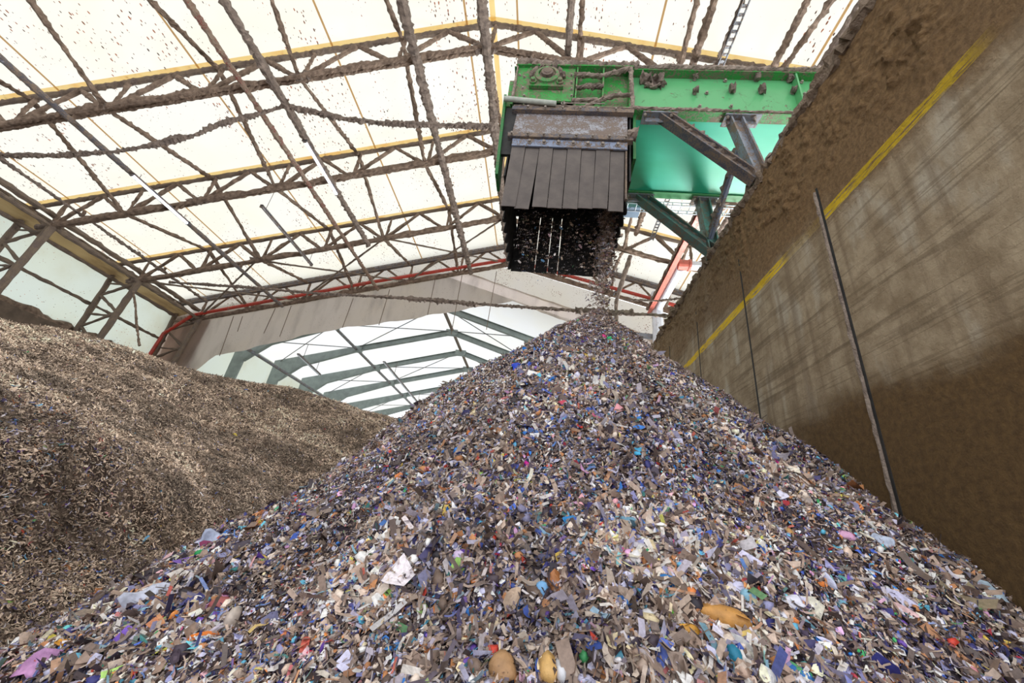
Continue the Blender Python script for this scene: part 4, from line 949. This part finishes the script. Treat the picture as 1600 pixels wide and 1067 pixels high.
# ---------------------------------------------------------------- pieces one can pick out
def hit(px, py, fz, t0=1.0, t1=26.0):
    d = ray(px, py); d = d / np.linalg.norm(d); t = np.arange(t0, t1, .01); P = d[None] * t[:, None]; z = fz(P[:, 0], P[:, 1]); k = np.argmax(P[:, 2] < z)
    return P[k], t[k]
def scrap(shape, px, py, wpx, hpx, ang, c, name, label, cat, c2=None, fz=None):
    p, dist = hit(px, py, fz or cone_z); sc = dist / FPX * .92; N = normals(fz or cone_z, np.array([p[0]]), np.array([p[1]]))[0]
    view = -p / np.linalg.norm(p); nrm = N * .45 + view * .7; nrm /= np.linalg.norm(nrm)
    right = RM[:, 0] * math.cos(math.radians(ang)) - RM[:, 1] * math.sin(math.radians(ang)); right = right - nrm * (right @ nrm); right /= np.linalg.norm(right); up = np.cross(nrm, right)
    a, b = wpx * sc / 2, hpx * sc / 2; r_ = np.random.default_rng(int(px * 7 + py)); p = p + nrm * .012
    m = MB()
    if shape == 'lump':
        nu_, nv_ = 14, 9; V = []
        for i in range(nv_ + 1):
            f = math.pi * i / nv_
            for j in range(nu_):
                g = 2 * math.pi * j / nu_; q = 1 + .16 * math.sin(3 * g + px) * math.sin(f) + r_.normal(0, .045)
                u_, v_, w_ = math.cos(f) * (abs(math.cos(f)) ** -.15 if abs(math.cos(f)) > .01 else 1), math.sin(f) * math.cos(g), math.sin(f) * math.sin(g)
                V.append(p + right * a * u_ * q + up * b * v_ * q + nrm * b * .8 * w_ * q)
        m.add(V, [(i * nu_ + j, i * nu_ + (j + 1) % nu_, (i + 1) * nu_ + (j + 1) % nu_, (i + 1) * nu_ + j) for i in range(nv_) for j in range(nu_)])
    else:
        k_ = 15 if shape == 'sheet' else 11; rg = 4; V = []; th = .003 + .02 * b
        ph = r_.uniform(0, 6); prof = [1 + .16 * math.sin(2 * g + ph) + .10 * math.sin(5 * g + ph * 2) + r_.normal(0, .07) for g in np.linspace(0, 2 * math.pi, k_, endpoint=False)]
        cv_ = r_.uniform(-.5, .5); amp = .32 if shape == 'sheet' else .16
        for sd_ in (0, 1):
            V.append(p + nrm * (b * .25 - sd_ * th))
            for ri in range(1, rg + 1):
                for j in range(k_):
                    g = 2 * math.pi * j / k_; f = ri / rg; u_, v_ = math.cos(g) * prof[j] * f, math.sin(g) * prof[j] * f
                    w_ = b * (.25 - cv_ * u_ * u_ + amp * math.sin(3.3 * u_ + ph) * f + amp * .7 * math.cos(4 * v_ + ph) * f)
                    V.append(p + right * a * u_ + up * b * v_ + nrm * (w_ - sd_ * th))
        n1 = 1 + rg * k_; F = []
        for sd_ in (0, 1):
            o_ = sd_ * n1
            for j in range(k_):
                j2 = (j + 1) % k_; t3 = (o_, o_ + 1 + j, o_ + 1 + j2); F.append(t3 if not sd_ else t3[::-1])
                for ri in range(rg - 1):
                    q = (o_ + 1 + ri * k_ + j, o_ + 1 + (ri + 1) * k_ + j, o_ + 1 + (ri + 1) * k_ + j2, o_ + 1 + ri * k_ + j2); F.append(q if not sd_ else q[::-1])
        for j in range(k_): j2 = (j + 1) % k_; e = 1 + (rg - 1) * k_; F.append((e + j, n1 + e + j, n1 + e + j2, e + j2))
        m.add(V, F)
    o = m.build(name, flat(lin(*c)), None, smooth=(shape != 'chip')); tag(o, label, cat, 'larger scraps lying on the foreground pile')
    if c2:
        m = MB(); V = []; q0 = p + nrm * (b * .5 + .004)
        m.add([q0 + right * a * .7 * math.cos(g) - up * b * .55 + up * b * .4 * math.sin(g) + nrm * .01 for g in np.linspace(0, 2 * math.pi, 9)[:-1]], [tuple(range(8))])
        s_ = m.build('coloured_patch', flat(lin(*c2)), o); s_['label'] = 'differently coloured patch'
    return o
SC = [
 ('lump', 1128, 966, 66, 30, -22, (205, 148, 78), 'foam_roll', 'elongated ochre foam roll lying right of the middle near the bottom', 'foam'),
 ('sheet', 232, 938, 46, 30, 14, (205, 208, 226), 'film_sheet', 'large pale lavender torn sheet low at the left', 'film'),
 ('chip', 322, 1000, 32, 16, 8, (232, 124, 30), 'card_scrap', 'bright orange torn scrap at the lower left', 'scrap', (190, 200, 215)),
 ('sheet', 68, 1042, 34, 26, 30, (205, 150, 200), 'film_scrap', 'crumpled pink-lilac scrap in the bottom left corner', 'film'),
 ('chip', 1050, 914, 32, 15, -40, (20, 108, 176), 'plastic_plate', 'flat deep blue plastic plate above the ochre foam roll', 'plastic piece'),
 ('chip', 866, 912, 30, 36, 20, (170, 108, 60), 'foam_wedge', 'rusty brown wedge of foam in the lower middle', 'foam'),
 ('chip', 803, 943, 24, 40, -25, (205, 180, 158), 'plastic_shard', 'cream curved shard left of the rusty foam wedge', 'plastic piece'),
 ('lump', 848, 924, 18, 22, 20, (120, 175, 225), 'film_lump', 'small light blue lump between cream shard and rusty wedge', 'film'),
 ('sheet', 891, 816, 26, 16, 20, (30, 130, 196), 'film_scrap', 'bright blue crumpled scrap in the pile middle', 'film'),
 ('sheet', 330, 848, 28, 24, -8, (190, 198, 226), 'cup_piece', 'white cup piece with a maroon band on the left flank', 'cup', (130, 20, 80)),
 ('chip', 1016, 871, 13, 20, 30, (30, 140, 90), 'plastic_chip', 'green chip right of the middle above the blue plate', 'plastic piece'),
 ('sheet', 1047, 964, 14, 20, 10, (110, 185, 60), 'wrapper_scrap', 'lime green and yellow wrapper scrap left of the ochre foam roll', 'wrapper'),
 ('lump', 1012, 968, 20, 19, 0, (222, 218, 220), 'film_ball', 'crumpled whitish film ball left of the lime wrapper scrap', 'film'),
 ('sheet', 1237, 943, 22, 18, -35, (228, 226, 240), 'paper_scrap', 'folded white scrap on the lower right flank', 'paper'),
 ('lump', 1171, 936, 17, 20, 45, (150, 200, 225), 'plastic_lump', 'pale blue lump with dark red neighbour above the foam roll', 'plastic piece'),
 ('chip', 1182, 936, 10, 16, 60, (150, 25, 45), 'plastic_chip', 'dark red chip touching the pale blue lump', 'plastic piece'),
 ('lump', 1147, 1028, 17, 30, 10, (30, 128, 160), 'plastic_lump', 'teal blue lump below the ochre foam roll', 'plastic piece'),
 ('lump', 1074, 988, 30, 16, -15, (222, 160, 62), 'foam_lump', 'orange-yellow lump just below left of the ochre foam roll', 'foam'),
 ('sheet', 982, 818, 38, 16, -12, (110, 158, 182), 'film_scrap', 'soft grey-teal film piece right of the bright blue scrap', 'film'),
 ('chip', 823, 727, 8, 13, 10, (226, 30, 160), 'plastic_chip', 'tiny magenta chip in the upper middle of the pile', 'plastic piece'),
 ('sheet', 808, 574, 19, 15, 20, (30, 70, 200), 'film_scrap', 'royal blue crumpled film high on the left flank', 'film'),
 ('chip', 952, 529, 9, 6, 0, (40, 180, 110), 'plastic_chip', 'emerald chip just under the pile top', 'plastic piece'),
 ('chip', 944, 527, 6, 9, 20, (226, 50, 140), 'plastic_chip', 'hot pink chip beside the emerald chip under the pile top', 'plastic piece'),
 ('chip', 1050, 586, 10, 7, 0, (40, 70, 170), 'plastic_chip', 'blue chip on the right edge beside the yellow wall line', 'plastic piece'),
 ('sheet', 998, 707, 22, 14, -10, (70, 180, 226), 'film_scrap', 'sky blue crumpled film right of the middle', 'film'),
 ('chip', 792, 623, 22, 6, 25, (218, 120, 120), 'plastic_strip', 'salmon pink strip on the upper left of the pile', 'plastic strip'),
 ('lump', 345, 952, 28, 22, 20, (166, 86, 86), 'foam_lump', 'dull red foam lump at the lower left', 'foam'),
 ('lump', 349, 936, 14, 11, 0, (232, 160, 205), 'foam_ball', 'small pink ball above the dull red lump', 'foam'),
 ('lump', 362, 970, 15, 34, -5, (206, 190, 178), 'plastic_piece', 'pale upright rounded piece beside the dull red lump', 'plastic piece'),
 ('lump', 312, 868, 12, 13, 0, (30, 150, 80), 'plastic_disc', 'round green piece on the left flank below the cup piece', 'plastic piece'),
 ('chip', 296, 876, 18, 9, 35, (226, 210, 120), 'plastic_strip', 'pale yellow strip left of the round green piece', 'plastic strip'),
 ('sheet', 436, 800, 15, 11, 0, (100, 190, 150), 'film_scrap', 'mint green scrap at the left edge of the pile', 'film'),
 ('chip', 412, 818, 20, 8, 12, (226, 190, 50), 'plastic_strip', 'yellow bent strip below the mint green scrap', 'plastic strip'),
 ('sheet', 1377, 846, 24, 14, -30, (196, 206, 228), 'paper_scrap', 'pale blue-white scrap near the foot of the wall bead', 'paper'),
 ('sheet', 1541, 925, 26, 16, -35, (186, 206, 220), 'film_sheet', 'bluish white torn sheet at the far right edge of the pile', 'film'),
 ('lump', 1321, 839, 18, 12, -25, (226, 172, 208), 'foam_lump', 'pink lump on the right flank left of the pale blue-white scrap', 'foam'),
 ('chip', 1281, 912, 12, 7, -50, (236, 130, 40), 'plastic_chip', 'orange chip on the right flank', 'plastic piece'),
 ('sheet', 1293, 908, 12, 24, 15, (206, 208, 234), 'film_scrap', 'lavender white film beside the orange chip', 'film'),
 ('lump', 1269, 743, 11, 7, -15, (226, 186, 90), 'foam_lump', 'small yellow lump high on the right flank', 'foam'),
 ('chip', 1225, 788, 12, 9, -10, (176, 20, 40), 'plastic_chip', 'crimson chip on the upper right flank', 'plastic piece'),
 ('chip', 1149, 773, 12, 9, -20, (170, 24, 30), 'plastic_chip', 'deep red chip right of the middle of the pile', 'plastic piece'),
 ('lump', 857, 1050, 24, 38, 10, (226, 180, 112), 'foam_block', 'yellow foam block at the bottom edge in the middle', 'foam'),
 ('lump', 876, 1052, 14, 30, 10, (216, 216, 222), 'plastic_piece', 'whitish rounded piece touching the yellow foam block', 'plastic piece'),
 ('lump', 785, 1048, 34, 36, 40, (170, 130, 90), 'foam_lump', 'brown foam lump left of the yellow foam block at the bottom', 'foam'),
 ('lump', 717, 870, 17, 14, -10, (212, 190, 224), 'plastic_egg', 'lavender egg shaped piece left of the middle', 'plastic piece'),
 ('lump', 658, 798, 15, 11, 0, (186, 160, 215), 'plastic_egg', 'purple-lilac rounded piece above left of the lavender egg', 'plastic piece'),
 ('lump', 701, 803, 14, 10, 15, (190, 156, 110), 'foam_ball', 'tan rounded piece right of the purple-lilac one', 'foam'),
 ('sheet', 1066, 868, 14, 12, -10, (222, 130, 190), 'film_scrap', 'pink film scrap right of the green chip', 'film') if False else
 ('sheet', 1147, 890, 18, 14, -10, (222, 130, 180), 'film_scrap', 'pink film scrap above the pale blue lump', 'film'),
 ('chip', 1186, 861, 11, 11, 0, (40, 90, 170), 'plastic_chip', 'round mid blue chip above the pink film scrap', 'plastic piece'),
 ('lump', 1135, 858, 13, 12, 0, (222, 165, 175), 'foam_ball', 'pale pink ball left of the round blue chip', 'foam'),
 ('lump', 1232, 835, 11, 13, 0, (204, 156, 96), 'foam_block', 'small tan square block on the right flank', 'foam'),
 ('chip', 1014, 890, 9, 10, 0, (226, 60, 36), 'plastic_chip', 'bright red-orange chip just under the green chip', 'plastic piece'),
 ('sheet', 992, 908, 13, 14, 0, (226, 222, 222), 'paper_scrap', 'white scrap left of the deep blue plate', 'paper'),
 ('sheet', 1252, 1062, 36, 18, -35, (40, 120, 196), 'plastic_plate', 'bright blue sheet cut by the bottom edge at the right', 'plastic piece'),
 ('lump', 182, 1036, 20, 14, 20, (30, 130, 110), 'plastic_lump', 'dark teal green lump near the bottom at the left', 'plastic piece'),
 ('chip', 99, 1006, 13, 8, 0, (226, 156, 40), 'plastic_chip', 'amber chip above the crumpled pink-lilac scrap', 'plastic piece'),
 ('sheet', 284, 990, 34, 9, 25, (216, 214, 216), 'plastic_strip', 'white pointed strip left of the bright orange scrap', 'plastic strip'),
 ('sheet', 538, 990, 26, 14, 22, (36, 130, 200), 'film_scrap', 'blue crumpled strip at the bottom left of the middle', 'film') if False else
 ('sheet', 617, 1014, 24, 10, 22, (36, 130, 205), 'film_scrap', 'blue crumpled strip low left of the middle', 'film'),
]
for s_ in SC: scrap(*s_)
for (px, py, c, lab) in [(562 - 0, 0, 0, '')][:0]: pass
HS_ = [((18, 663), (60, 80, 150), 'tiny blue scrap on the brown heap near the left edge'), ((367, 681), (215, 190, 60), 'small yellow scrap on the brown heap right side'), ((155, 689), (190, 70, 50), 'small red scrap on the brown heap middle')]
for (p_, c, lab) in HS_:
    o = scrap('chip', p_[0], p_[1], 7, 6, 10, c, 'plastic_chip', lab, 'plastic piece', fz=heap_z); o['group'] = 'scraps on the brown heap'
for o in bpy.data.objects:
    if '_o' in o: del o['_o']
